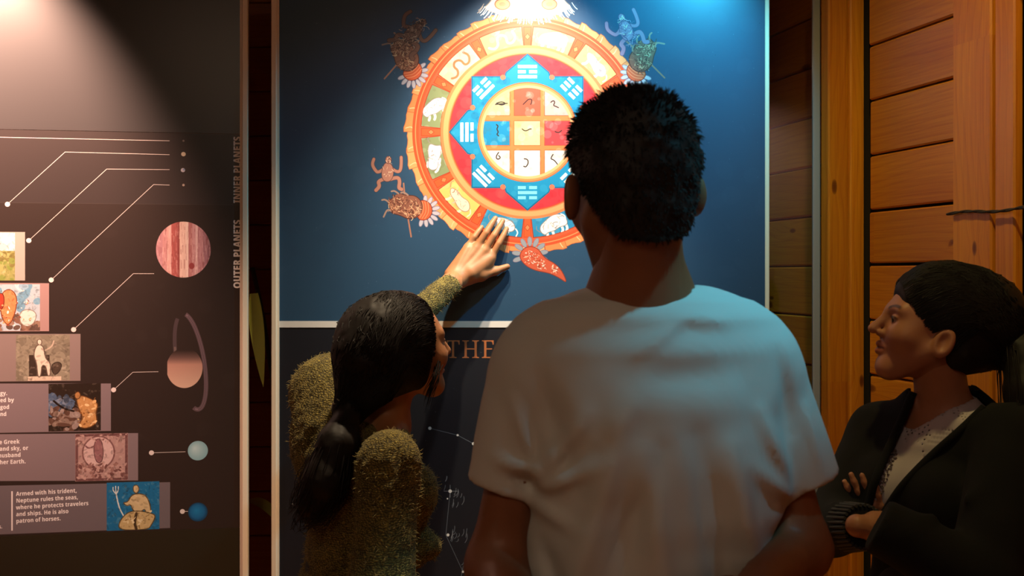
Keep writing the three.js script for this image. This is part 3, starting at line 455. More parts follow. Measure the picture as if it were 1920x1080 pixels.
function stack(fr, rows) {              // torso: elliptical sections [height, left offset, forward offset, half width, half depth] in the frame's x and z; heights in metres of the world
  rows = rows.slice().sort((a, b) => a[0] - b[0]); const v = new THREE.Vector3(), I = fr.I, n = rows.length;
  return (x, y, z) => {
    v.set(x, y, z).applyMatrix4(I); const h = v.y; let i = 0; while (i < n - 2 && h > rows[i + 1][0]) i++;
    const A = rows[i], B = rows[i + 1], t = clamp((h - A[0]) / (B[0] - A[0]), 0, 1), s = t * t * (3 - 2 * t), m = (k) => A[k] + (B[k] - A[k]) * s;
    const a = m(3), b = m(4), dx = v.x - m(1), dz = v.z - m(2), e = Math.hypot(dx / a, dz / b);
    let d = (e - 1) * Math.min(a, b) * (0.6 + 0.4 * Math.min(1, e));
    const over = Math.max(rows[0][0] - h, h - rows[n - 1][0]); return over > 0 ? smax(d, over, 0.04) : smax(d, over, 0.02);
  };
}
function net(f, lo, hi, c) {            // naive surface nets
  const nx = Math.ceil((hi.x - lo.x) / c) + 1, ny = Math.ceil((hi.y - lo.y) / c) + 1, nz = Math.ceil((hi.z - lo.z) / c) + 1, B = 4;
  const val = new Float32Array(nx * ny * nz), id = (i, j, k) => (k * ny + j) * nx + i;
  for (let k = 0; k < nz; k += B) for (let j = 0; j < ny; j += B) for (let i = 0; i < nx; i += B) {
    const h = (B - 1) / 2, m = f(lo.x + (i + h) * c, lo.y + (j + h) * c, lo.z + (k + h) * c), far = Math.abs(m) > c * B * 1.35;
    for (let z = k; z < Math.min(nz, k + B); z++) for (let y = j; y < Math.min(ny, j + B); y++) for (let x = i; x < Math.min(nx, i + B); x++) val[id(x, y, z)] = far ? m : f(lo.x + x * c, lo.y + y * c, lo.z + z * c);
  }
  const vid = new Int32Array(nx * ny * nz).fill(-1), pos = [], idx = [], corner = [[0, 0, 0], [1, 0, 0], [0, 1, 0], [1, 1, 0], [0, 0, 1], [1, 0, 1], [0, 1, 1], [1, 1, 1]], edges = [[0, 1], [2, 3], [4, 5], [6, 7], [0, 2], [1, 3], [4, 6], [5, 7], [0, 4], [1, 5], [2, 6], [3, 7]];
  const w = new Float64Array(8), off = corner.map(([x, y, z]) => id(x, y, z));
  for (let k = 0; k < nz - 1; k++) for (let j = 0; j < ny - 1; j++) { const row = id(0, j, k); for (let i = 0; i < nx - 1; i++) {
    let neg = 0; const at = row + i; for (let q = 0; q < 8; q++) { w[q] = val[at + off[q]]; if (w[q] < 0) neg++; }
    if (neg === 0 || neg === 8) continue;
    let x = 0, y = 0, z = 0, n = 0;
    for (let q = 0; q < 12; q++) { const a = edges[q][0], b = edges[q][1]; if ((w[a] < 0) !== (w[b] < 0)) { const t = w[a] / (w[a] - w[b]), A = corner[a], E = corner[b]; x += A[0] + (E[0] - A[0]) * t; y += A[1] + (E[1] - A[1]) * t; z += A[2] + (E[2] - A[2]) * t; n++; } }
    vid[at] = pos.length / 3; pos.push(lo.x + (i + x / n) * c, lo.y + (j + y / n) * c, lo.z + (k + z / n) * c);
  } }
  const quad = (a, b, d, e, flip) => { if (a < 0 || b < 0 || d < 0 || e < 0) return; flip ? idx.push(a, b, d, a, d, e) : idx.push(a, d, b, a, e, d); };
  for (let k = 1; k < nz - 1; k++) for (let j = 1; j < ny - 1; j++) for (let i = 1; i < nx - 1; i++) {
    const s = val[id(i, j, k)] < 0;
    if (s !== (val[id(i + 1, j, k)] < 0)) quad(vid[id(i, j - 1, k - 1)], vid[id(i, j, k - 1)], vid[id(i, j, k)], vid[id(i, j - 1, k)], s);
    if (s !== (val[id(i, j + 1, k)] < 0)) quad(vid[id(i - 1, j, k - 1)], vid[id(i - 1, j, k)], vid[id(i, j, k)], vid[id(i, j, k - 1)], s);
    if (s !== (val[id(i, j, k + 1)] < 0)) quad(vid[id(i - 1, j - 1, k)], vid[id(i, j - 1, k)], vid[id(i, j, k)], vid[id(i - 1, j, k)], s);
  }
  const g = new THREE.BufferGeometry(); g.setAttribute('position', new THREE.Float32BufferAttribute(pos, 3)); g.setIndex(idx); g.computeVertexNormals(); return g;
}
function colours(g, fn) { const p = g.attributes.position, a = new Float32Array(p.count * 3); for (let i = 0; i < p.count; i++) { const c = fn(p.getX(i), p.getY(i), p.getZ(i)); a[i * 3] = c[0]; a[i * 3 + 1] = c[1]; a[i * 3 + 2] = c[2]; } g.setAttribute('color', new THREE.BufferAttribute(a, 3)); return g; }
function boxUV(g, turn) {               // uv in metres from the main direction of each triangle
  g = g.toNonIndexed(); const p = g.attributes.position, uv = new Float32Array(p.count * 2), a = V(), b = V(), c = V(), n = V();
  for (let i = 0; i < p.count; i += 3) {
    a.fromBufferAttribute(p, i); b.fromBufferAttribute(p, i + 1); c.fromBufferAttribute(p, i + 2); n.copy(b).sub(a).cross(c.clone().sub(a)); if (turn) { for (const q of [a, b, c, n]) q.applyQuaternion(turn); }
    const x = Math.abs(n.x), y = Math.abs(n.y), z = Math.abs(n.z);
    [a, b, c].forEach((q, k) => { const [u, w] = z >= x && z >= y ? [q.x, q.y] : x >= y ? [q.z, q.y] : [q.x, q.z]; uv[(i + k) * 2] = u; uv[(i + k) * 2 + 1] = w; });
  }
  g.setAttribute('uv', new THREE.BufferAttribute(uv, 2)); return g;
}
function bounds(pts, pad) { const b = new THREE.Box3().setFromPoints(pts).expandByScalar(pad); return [b.min, b.max]; }
const plain = (g) => { const o = new THREE.BufferGeometry(); o.setAttribute('position', g.attributes.position); o.setAttribute('normal', g.attributes.normal); if (g.attributes.color) o.setAttribute('color', g.attributes.color); if (g.index) o.setIndex(g.index); return o; };

// head in its own axes: x left, y up, z forward; about 0.225 m from chin to crown
function headField(o = {}) {
  const m = (x, y, z) => [V(x, y, z), V(-x, y, z)], soft = [], ear = [];
  soft.push(ellipsoid(V(0, 0.028, -0.012), [0.073, 0.082, 0.094]), ellipsoid(V(0, -0.002, 0.030), [0.061, 0.070, 0.056]), ellipsoid(V(0, -0.058, 0.034), [0.047, 0.050, 0.047]), ellipsoid(V(0, -0.099, 0.064), [0.019, 0.015, 0.016]));
  for (const s of [1, -1]) soft.push(capsule(V(s * 0.056, -0.045, 0.002), V(s * 0.016, -0.098, 0.058), 0.017, 0.015), ellipsoid(V(s * 0.040, -0.028, 0.056), [0.024, 0.022, 0.024]));
  const neckF = capsule(V(0, -0.045, -0.028), o.neckTo, o.neck, o.neck * 1.06), eo = o.ear ?? 0, ey = o.earY ?? 0;
  const base = union(soft, 0.03), brow = union([capsule(V(-0.042, 0.022, 0.070), V(0, 0.018, 0.080), 0.010, 0.011), capsule(V(0.042, 0.022, 0.070), V(0, 0.018, 0.080), 0.010, 0.011)], 0.01);
  const ns = o.nose ?? 1;
  const nose = union([capsule(V(0, 0.012, 0.085), V(0, -0.026, 0.085 + 0.022 * ns), 0.0075, 0.0105), ellipsoid(V(0.0115, -0.031, 0.092), [0.008, 0.007, 0.009]), ellipsoid(V(-0.0115, -0.031, 0.092), [0.008, 0.007, 0.009])], 0.008);
  const lips = union([capsule(V(-0.02, -0.058, 0.076), V(0, -0.0535, 0.0895), 0.0045, 0.0062), capsule(V(0.02, -0.058, 0.076), V(0, -0.0535, 0.0895), 0.0045, 0.0062), capsule(V(-0.017, -0.065, 0.076), V(0, -0.068, 0.0875), 0.0045, 0.0068), capsule(V(0.017, -0.065, 0.076), V(0, -0.068, 0.0875), 0.0045, 0.0068)], 0.003);
  const socket = m(0.032, 0.003, 0.101).map((c) => ellipsoid(c, [0.021, 0.015, 0.021])), ball = m(0.031, 0.002, 0.0715).map((c) => ellipsoid(c, [0.0125, 0.0125, 0.0125])), lid = m(0.031, 0.0060, 0.0755).map((c) => ellipsoid(c, [0.0155, 0.007, 0.0105]));
  for (const s of [1, -1]) {
    const q = new THREE.Quaternion().setFromEuler(new THREE.Euler(-0.2, -s * (o.earTurn ?? 0.3), 0));
    const disc = ellipsoid(V(s * (0.0775 + eo), -0.008 + ey, -0.012), [0.010, 0.032, 0.0195], q), bowl = ellipsoid(V(s * (0.0875 + eo), -0.006 + ey, -0.008), [0.010, 0.020, 0.0115], q);
    ear.push((x, y, z) => smax(disc(x, y, z), -bowl(x, y, z), 0.006));
  }
  return (x, y, z) => {
    let d = base(x, y, z);
    if (d < 0.06) {
      d = smin(d, brow(x, y, z), 0.016); for (const f of socket) d = smax(d, -f(x, y, z), 0.014);
      for (const f of ball) d = Math.min(d, f(x, y, z)); for (const f of lid) d = smin(d, f(x, y, z), 0.003);
      d = smin(d, nose(x, y, z), 0.010); d = smin(d, lips(x, y, z), 0.006);
      for (const f of ear) d = smin(d, f(x, y, z), 0.006);
    }
    return smin(d, neckF(x, y, z), 0.03);
  };
}
function headColour(skin) {
  return (x, y, z) => {
    const n = 1 + 0.06 * noise(x * 40, y * 40, z * 40), c = skin.map((q) => q * n), ax = Math.abs(x), mix = (t, k) => k.forEach((q, i) => { c[i] += (q - c[i]) * t; });
    if (z > 0.05) {
      mix(0.85 * sstep(0.0045, 0.002, Math.abs(y - (0.0235 + 0.006 * Math.sin((ax - 0.014) / 0.036 * 2.6)))) * sstep(0.011, 0.016, ax) * sstep(0.054, 0.046, ax) * sstep(0.05, 0.06, z), [0.012, 0.008, 0.006]);
      const e = Math.hypot(ax - 0.031, (y - 0.0015) * 1.9);
      if (e < 0.0125 && z > 0.064) { mix(0.9, [0.26, 0.2, 0.17]); if (Math.hypot(ax - 0.031, y - 0.001) < 0.0068) mix(1, [0.012, 0.006, 0.004]); }
      if (z > 0.06) mix(0.8 * sstep(0.0025, 0.001, Math.abs(y - 0.0078 + Math.abs(ax - 0.031) * 0.16)) * sstep(0.0165, 0.013, Math.abs(ax - 0.031)), [0.01, 0.007, 0.006]);
      const l = Math.max(Math.abs(y + 0.061) - 0.0115 + ax * 0.3, ax - 0.022); if (z > 0.07) mix(0.65 * sstep(0.002, -0.002, l), [skin[0] * 0.85, skin[1] * 0.45, skin[2] * 0.5]);
      if (z > 0.07) mix(0.7 * sstep(0.0022, 0.0008, Math.abs(y + 0.0605)) * sstep(0.021, 0.017, ax), [0.03, 0.01, 0.008]);
    }
    return c;
  };
}
function headMesh(fr, skin, o) {
  o.neckTo = o.neckTo.clone().applyMatrix4(fr.I); const f = headField(o), g = net(f, V(-0.11, -0.20, -0.125), V(0.11, 0.125, 0.125), o.cell ?? 0.003);
  colours(g, headColour(skin)); g.applyMatrix4(fr.M); return g;
}
// strands: thin three-sided tapering tubes along point lists
function strands(list) {
  const pos = [], idx = [];
  for (const { pts, r } of list) {
    const base = pos.length / 3, n = pts.length; let u = V(0.3, 0.2, 0.9);
    for (let i = 0; i < n; i++) {
      const t = pts[Math.min(n - 1, i + 1)].clone().sub(pts[Math.max(0, i - 1)]).normalize(), a = u.clone().sub(t.clone().multiplyScalar(u.dot(t))).normalize(), b = t.clone().cross(a), w = i === n - 1 ? r * 0.12 : r * (1 - 0.5 * i / n);
      for (let k = 0; k < 3; k++) { const p = pts[i].clone().addScaledVector(a, Math.cos(k * 2.094) * w).addScaledVector(b, Math.sin(k * 2.094) * w); pos.push(p.x, p.y, p.z); }
      if (i) for (let k = 0; k < 3; k++) { const A = base + (i - 1) * 3 + k, E = base + (i - 1) * 3 + (k + 1) % 3; idx.push(A, E, A + 3, E, E + 3, A + 3); }
    }
  }
  const g = new THREE.BufferGeometry(); g.setAttribute('position', new THREE.Float32BufferAttribute(pos, 3)); g.setIndex(idx); g.computeVertexNormals(); return g;
}
// hand in its own axes: y along the fingers, x to the thumb side, z out of the back of the hand; wrist at the origin, about 0.18 m long
function handField(curl, spread = 1, scale = 1) {
  const f = [], palm = [];
  palm.push(capsule(V(-0.022, 0.02, 0), V(-0.032, 0.078, 0), 0.014, 0.0115), capsule(V(-0.008, 0.015, 0), V(-0.012, 0.086, 0.002), 0.016, 0.012), capsule(V(0.006, 0.015, 0), V(0.010, 0.087, 0.002), 0.016, 0.012), capsule(V(0.018, 0.02, 0), V(0.031, 0.082, 0), 0.015, 0.0115), capsule(V(0, -0.02, 0), V(0, 0.012, 0), 0.024, 0.022));
  const finger = (x, y, L, a, r) => { let p = V(x, y, 0), ang = 0; const seg = [0.45, 0.31, 0.24]; let rr = r; for (let i = 0; i < 3; i++) { ang += curl * [0.5, 0.9, 0.6][i]; const q = p.clone().add(V(Math.sin(a) * Math.cos(ang), Math.cos(a) * Math.cos(ang), -Math.sin(ang)).multiplyScalar(L * seg[i])); f.push(capsule(p, q, rr, rr * 0.9)); p = q; rr *= 0.9; } };
  finger(-0.032, 0.080, 0.062, -0.14 * spread, 0.0082); finger(-0.012, 0.088, 0.076, -0.04 * spread, 0.009); finger(0.010, 0.089, 0.082, 0.04 * spread, 0.0092); finger(0.031, 0.083, 0.073, 0.12 * spread, 0.009);
  f.push(capsule(V(0.016, 0.02, -0.006), V(0.038, 0.05, -0.010), 0.015, 0.0115), capsule(V(0.038, 0.05, -0.010), V(0.050, 0.078, -0.016), 0.0112, 0.0098), capsule(V(0.050, 0.078, -0.016), V(0.050, 0.104, -0.02 - 0.01 * curl), 0.0098, 0.008));
  const a = union(palm, 0.016); return (x, y, z) => { let d = a(x, y, z); for (const q of f) d = smin(d, q(x, y, z), 0.006); return d; };
}
function handMesh(origin, along, back, left, curl, skin, scale = 1) {      // along: finger direction; back: out of the back of the hand
  const y = along.clone().normalize(), z = back.clone().sub(y.clone().multiplyScalar(back.dot(y))).normalize(), x = y.clone().cross(z), g = net(handField(curl), V(-0.075, -0.075, -0.10), V(0.075, 0.2, 0.05), 0.004);
  if (left) { g.scale(-1, 1, 1); const i = g.index.array; for (let k = 0; k < i.length; k += 3) { const t = i[k]; i[k] = i[k + 1]; i[k + 1] = t; } g.computeVertexNormals(); }
  g.scale(scale, scale, scale); g.applyMatrix4(new THREE.Matrix4().makeBasis(x, y, z).setPosition(origin)); return colours(g, (a, b, c) => { const n = 1 + 0.06 * noise(a * 60, b * 60, c * 60); return skin.map((q) => q * n); });
}
const skinMat = new THREE.MeshPhysicalMaterial({ vertexColors: true, roughness: 0.48, specularIntensity: 0.6 });
const clothBump = dataTexture(256, 256, (u, v) => { const q = 128 + 50 * Math.sin(u * 6.2832 * 64) * Math.sin(v * 6.2832 * 64) + 40 * (hash(Math.floor(u * 256), Math.floor(v * 256), 3) - 0.5); return [q, q, q]; }, false, [8, 8]);
function legsAndShoes(root, hipL, hipR, footL, footR, face, fabric, shoeMat) {
  const f = [], knee = (h, k) => h.clone().lerp(k, 0.5).addScaledVector(face, 0.02), top = hipL.clone().add(hipR).multiplyScalar(0.5);
  for (const [h, k] of [[hipL, footL], [hipR, footR]]) { const a = V(k.x, 0.09, k.z), m = knee(h, a); f.push(capsule(h, m, 0.088, 0.064), capsule(m, a, 0.064, 0.052)); }
  f.push(capsule(hipL.clone().add(V(0, 0.05, 0)), hipR.clone().add(V(0, 0.05, 0)), 0.105, 0.105), capsule(top, top.clone().add(V(0, 0.14, 0)), 0.12, 0.12));
  const u = union(f, 0.05), [lo, hi] = bounds([hipL, hipR, footL, footR, top.clone().add(V(0, 0.2, 0))], 0.15);
  part('trousers', boxUV(net((x, y, z) => smax(u(x, y, z) + 0.003 * noise(x * 18, y * 9, z * 18), 0.055 - y, 0.01), lo, hi, 0.012)), fabric, root);
  for (const k of [footL, footR]) {
    const a = V(k.x, 0.045, k.z), t = a.clone().addScaledVector(face, 0.15), s = union([capsule(a, V(t.x, 0.036, t.z), 0.044, 0.036), capsule(a, V(a.x, 0.09, a.z), 0.042, 0.046)], 0.03), [l2, h2] = bounds([a, t, V(a.x, 0.12, a.z)], 0.06);
    const g = net((x, y, z) => smax(s(x, y, z), 0.002 - y, 0.004), l2, h2, 0.007); part('shoe', g, shoeMat, root);
  }
}
// ---------------------------------------------------------------- man in the pale T-shirt, seen from behind
{
  const d0 = 1.42, root = thing('person', 'person with short black hair in a pale T-shirt, seen from behind', 'person', [0, 0, 0]);
  const skin = [0.19, 0.072, 0.034];
  const yaw = 0.30, roll = -0.05, nod = 0.10;
  const face = V(-Math.sin(yaw), -nod, -Math.cos(yaw)), H = frame(P(1180, 352, 1.40), face, V(roll, 1, -0.02));
  const tf = frame(V(0, 0, 0), V(-0.06, 0, -1));
  const LS = P(992, 716, 1.42), RS = P(1432, 712, 1.43), LE = P(934, 1062, 1.43), RE = P(1497, 1028, 1.45), LW = P(985, 1180, 1.24), RW = P(1405, 1120, 1.24), NB = P(1200, 575, 1.43);
  // bare body
  const hips = V(0.185, 0.93, D - 1.42), hl = hips.clone().add(V(-0.09, 0, 0)), hr = hips.clone().add(V(0.09, 0, 0));
  const core = [capsule(H.at(0, -0.05, -0.028), NB, 0.056, 0.064), capsule(NB, V(0.185, 1.2, D - 1.42), 0.08, 0.10), capsule(V(0.185, 1.2, D - 1.42), hips, 0.1, 0.1), capsule(NB, LS, 0.045, 0.034), capsule(NB, RS, 0.045, 0.034), ...chain([LS, LE, LW], [0.034, 0.043, 0.027]), ...chain([RS, RE, RW], [0.034, 0.043, 0.027]), ...chain([hl, V(hl.x, 0.1, hl.z)], [0.06, 0.035]), ...chain([hr, V(hr.x, 0.1, hr.z)], [0.06, 0.035])];
  const bodyF = union(core, 0.03), [lo, hi] = bounds([NB, LS, RS, LE, RE, LW, RW, V(0, 0.1, hl.z), H.at(0, -0.04, 0)], 0.12);
  lo.y = 0.04;
  const g = net(bodyF, lo, hi, 0.011); colours(g, (x, y, z) => { const n = 1 + 0.07 * noise(x * 30, y * 30, z * 30); return skin.map((q) => q * n); });
  const parts = [g, headMesh(H, skin, { neck: 0.056, cell: 0.003, neckTo: NB.clone().add(V(0, 0.01, 0)), ear: 0.015, earTurn: 0.8, earY: -0.006 }), handMesh(LW, V(0.6, -0.35, -0.5), V(-0.5, 0.3, -0.7), true, 0.5, skin, 0.95), handMesh(RW, V(-0.6, -0.35, -0.5), V(0.5, 0.3, -0.7), false, 0.5, skin, 0.95)];
  part('body', mergeGeometries(parts.map(plain)), skinMat, root);
  // T-shirt
  const Y = (y) => EYE - (y - HORIZON) / F * d0, X = (x) => (x - 960) / F * d0;
  const rows = [[560, 1208, 190, 0.070], [600, 1211, 225, 0.088], [660, 1213, 238, 0.105], [760, 1220, 240, 0.120], [860, 1228, 238, 0.126], [940, 1232, 234, 0.122], [1010, 1216, 229, 0.118], [1080, 1206, 224, 0.116], [1200, 1200, 226, 0.118], [1330, 1200, 232, 0.124]].map(([y, x, w, dep]) => [Y(y), -(X(x)), -(D - d0), w / F * d0, dep]);
  const torso = stack(frame(V(0, 0, 0), V(0, 0, -1)), rows);
  const yokeM = capsule(P(1140, 630, 1.43), P(1296, 628, 1.43), 0.053, 0.053), trapL = capsule(P(1140, 628, 1.43), P(1000, 690, 1.43), 0.053, 0.056), trapR = capsule(P(1296, 626, 1.43), P(1420, 686, 1.43), 0.053, 0.056);
  const sleeve = (a, b, r0, r1) => { const ax = b.clone().sub(a).normalize(), cap = capsule(a, b.clone().addScaledVector(ax, 0.05), r0, r1), inner = capsule(a, b.clone().addScaledVector(ax, 0.05), r0 - 0.012, r1 - 0.005); return (x, y, z) => { const t = (x - b.x) * ax.x + (y - b.y) * ax.y + (z - b.z) * ax.z; let q = smax(cap(x, y, z), t, 0.006); return q; }; };
  const sl = sleeve(P(988, 716, 1.43), P(939, 914, 1.43), 0.058, 0.049), sr = sleeve(P(1436, 712, 1.44), P(1513, 906, 1.44), 0.058, 0.047);
  const neckHole = capsule(P(1205, 470, 1.42), P(1210, 548, 1.44), 0.066, 0.066), neckIn = capsule(P(1205, 480, 1.43), P(1205, 600, 1.44), 0.058, 0.060);
  const A = P(1000, 905, 1.30), Bp = P(1475, 918, 1.30);
  // folds: soft ridges pulled from the shoulders and armpits, and long drapes at the lower back
  const ridge = (x0, y0, x1, y1, w, h) => { const a = [X(x0), Y(y0)], b = [X(x1), Y(y1)], dx = b[0] - a[0], dy = b[1] - a[1], L2 = dx * dx + dy * dy, ww = w / F * d0; return (x, y) => { const t = clamp(((x - a[0]) * dx + (y - a[1]) * dy) / L2, 0, 1), q = Math.hypot(x - a[0] - dx * t, y - a[1] - dy * t) / ww; return q > 2.2 ? 0 : h * Math.exp(-q * q) * Math.sin(Math.PI * (0.12 + 0.76 * t)); }; };
  const folds = [ridge(1005, 880, 1090, 760, 16, 0.007), ridge(1000, 905, 1120, 840, 15, 0.007), ridge(985, 925, 1070, 960, 16, 0.006), ridge(1010, 700, 1080, 900, 20, -0.005), ridge(960, 740, 1000, 870, 14, 0.006), ridge(930, 850, 1000, 870, 12, 0.006), ridge(940, 880, 1005, 905, 10, -0.006), ridge(1060, 1080, 1150, 780, 24, 0.010), ridge(1110, 1120, 1215, 820, 22, -0.009), ridge(1230, 1130, 1190, 830, 26, 0.010), ridge(1330, 1100, 1280, 800, 24, -0.009), ridge(1400, 1080, 1340, 820, 22, 0.010), ridge(1020, 1000, 1060, 1120, 16, -0.006), ridge(1180, 720, 1120, 800, 22, 0.006), ridge(1470, 900, 1400, 760, 16, 0.007), ridge(1480, 930, 1380, 850, 16, 0.006), ridge(1180, 650, 1260, 596, 14, 0.005), ridge(1250, 585, 1340, 600, 13, 0.004), ridge(1180, 700, 1330, 690, 26, -0.004), ridge(1500, 760, 1530, 880, 12, 0.005), ridge(1440, 660, 1470, 800, 16, -0.005)];
  const shirt = (x, y, z) => {
    let q = smin(smin(smin(torso(x, y, z), yokeM(x, y, z), 0.05), trapL(x, y, z), 0.05), trapR(x, y, z), 0.05); q = smin(q, sl(x, y, z), 0.014); q = smin(q, sr(x, y, z), 0.014);
    if (Math.abs(q) < 0.05) {
      if (z > D - d0 - 0.03) { let h = 0; for (const f of folds) h += f(x, y); q -= clamp(h * 1.4, -0.008, 0.014); }
      q += 0.0022 * noise(x * 16, y * 9, z * 16) + 0.0012 * noise(x * 34, y * 22, z * 34);
    }
    q = smax(q, -neckHole(x, y, z), 0.008); q = smax(q, -neckIn(x, y, z), 0.003);
    return smax(q, Y(1330) + 0.02 - y, 0.005);
  };
  const [l2, h2] = bounds([P(880, 560, 1.42), P(1560, 560, 1.42), P(1200, 1340, 1.42)], 0.02); l2.z = D - d0 - 0.17; h2.z = D - d0 + 0.17; h2.y = Y(520);
  const shirtMat = std([0.47, 0.47, 0.44], 0.85, { bumpMap: clothBump, bumpScale: 0.0003, sheen: 0.2, sheenRoughness: 0.6, sheenColor: new THREE.Color(0.5, 0.5, 0.5) });
  const ts = part('t_shirt', boxUV(net(shirt, l2, h2, 0.0055)), shirtMat, root); ts.userData.label = 'pale grey-green cotton T-shirt';
  // ribbed collar and sleeve hems
  const band = (pts, r) => new THREE.TubeGeometry(new THREE.CatmullRomCurve3(pts, true), 60, r, 8, true);
  const collar = []; for (let i = 0; i < 20; i++) { const a = i / 20 * Math.PI * 2, f = Math.cos(a); collar.push(P(1214, 548, 1.435).add(V(0.070 * Math.sin(a), -0.03 * (f < 0 ? -f : 0) + 0.001 * f, 0.068 * f))); }
  part('collar', boxUV(band(collar, 0.006)), shirtMat, ts);
  // hair: cap and short tufts
  const cap = union([ellipsoid(V(0, 0.042, -0.018), [0.0860, 0.094, 0.103]), ellipsoid(V(0, 0.0, -0.050), [0.074, 0.075, 0.064]), ellipsoid(V(0, -0.055, -0.064), [0.054, 0.045, 0.034])], 0.03);
  const hairF = (x, y, z) => {
    let q = cap(x, y, z) + 0.0035 * noise(x * 55, y * 45, z * 55) + 0.002 * noise(x * 120, y * 100, z * 120);
    q = smax(q, (z - 0.072) + Math.max(0, 0.03 - y) * 0.9, 0.01);                                    // hairline over the face
    const side = Math.abs(x) - 0.045; if (side > 0) { q = smax(q, (-0.02 - y) * 0.6 + (z + 0.030) * 0.85 - 0.012, 0.008); q = smax(q, Math.abs(x) - 0.079 - 0.25 * Math.max(0, y - 0.012), 0.008); }
    return smax(q, -0.088 + 0.18 * Math.abs(x) - y, 0.012);
  };
  const hg = net(hairF, V(-0.11, -0.12, -0.14), V(0.11, 0.16, 0.10), 0.0035), r = rng(2), hp = hg.attributes.position, hn = hg.attributes.normal, list = [];
  for (let i = 0; i < 5200; i++) { const k = Math.floor(r() * hp.count), p = V().fromBufferAttribute(hp, k), n = V().fromBufferAttribute(hn, k); const fall = p.y > 0.07 ? V(p.x * 4 + (r() - 0.5), 0.2, 0.5) : V((r() - 0.5) * 0.6, -1.1, (r() - 0.5) * 0.5), dir = n.clone().multiplyScalar(p.y > 0.05 ? 0.75 : 0.28).add(fall.multiplyScalar(0.45)).normalize(), L = (p.y > 0.05 ? 0.009 : 0.0045) * (0.5 + r()); list.push({ pts: [p.clone().addScaledVector(n, -0.003), p.clone().addScaledVector(dir, L * 0.55), p.clone().addScaledVector(dir, L).addScaledVector(V(r() - 0.5, -0.4, r() - 0.5), L * 0.3)], r: 0.0011 }); }
  const hair = mergeGeometries([plain(hg), plain(strands(list))]); hair.applyMatrix4(H.M);
  part('hair', hair, std([0.010, 0.008, 0.007], 0.62, { specularIntensity: 0.5 }), root).userData.label = 'short black hair';
  legsAndShoes(root, V(hl.x, 0.90, hl.z), V(hr.x, 0.90, hr.z), V(hl.x - 0.02, 0, hl.z), V(hr.x + 0.02, 0, hr.z), V(0, 0, -1), std([0.02, 0.024, 0.035], 0.9), std([0.03, 0.025, 0.02], 0.5));
}
// ---------------------------------------------------------------- shared by both women
const ontoField = (f, p, off) => { const e = 0.002; for (let k = 0; k < 6; k++) { const v = f(p.x, p.y, p.z) - off, gx = f(p.x + e, p.y, p.z) - f(p.x - e, p.y, p.z), gy = f(p.x, p.y + e, p.z) - f(p.x, p.y - e, p.z), gz = f(p.x, p.y, p.z + e) - f(p.x, p.y, p.z - e), L = Math.hypot(gx, gy, gz) || 1; p.x -= v * gx / L * 0.8; p.y -= v * gy / L * 0.8; p.z -= v * gz / L * 0.8; } return p; };
function combed(f, starts, end, r, n, width, off) {          // strands laid over a hair field from the hairline to the tie
  const out = []; for (let i = 0; i < n; i++) { const s = starts(r), e = end.clone().add(V(r() - 0.5, r() - 0.5, r() - 0.5).multiplyScalar(0.03)), pts = []; for (let k = 0; k <= 9; k++) { const t = k / 9, p = s.clone().lerp(e, t).add(V(0, 0.05 * Math.sin(Math.PI * t), 0)); pts.push(ontoField(f, p, off * (0.3 + r() * 1.2))); } out.push({ pts, r: width * (0.7 + 0.6 * r()) }); } return out;
}
const knitAt = (u, v) => {             // loose, hairy stitches: wandering short dashes with dark gaps between them
  const n1 = noise(u * 30, v * 30, 4.4), row = v * 44 + 0.9 * n1, col = u * 30 + (Math.floor(row) % 2) * 0.5 + 0.8 * noise(u * 26, v * 26, 7.7), a = row - Math.floor(row) - 0.5, b = col - Math.floor(col) - 0.5;
  const dash = Math.exp(-(a * a * 9 + (b + a * 0.7) * (b + a * 0.7) * 7)), h = hash(Math.floor(u * 512), Math.floor(v * 512), 1) - 0.5;
  return clamp(0.16 + 0.66 * dash + 0.22 * noise(u * 70, v * 70, 1.2) + 0.34 * h + 0.14 * noise(u * 9, v * 9, 2), 0, 1.2);
};
const knitMap = dataTexture(512, 512, (u, v) => { const q = knitAt(u, v); return [40 + 128 * q, 34 + 114 * q, 14 + 56 * q]; }, true, [5, 5]);
const knitBump = dataTexture(512, 512, (u, v) => { const q = 200 * knitAt(u, v); return [q, q, q]; }, false, [5, 5]);
const hairMat = std([0.009, 0.0062, 0.005], 0.6, { specularIntensity: 0.4 });

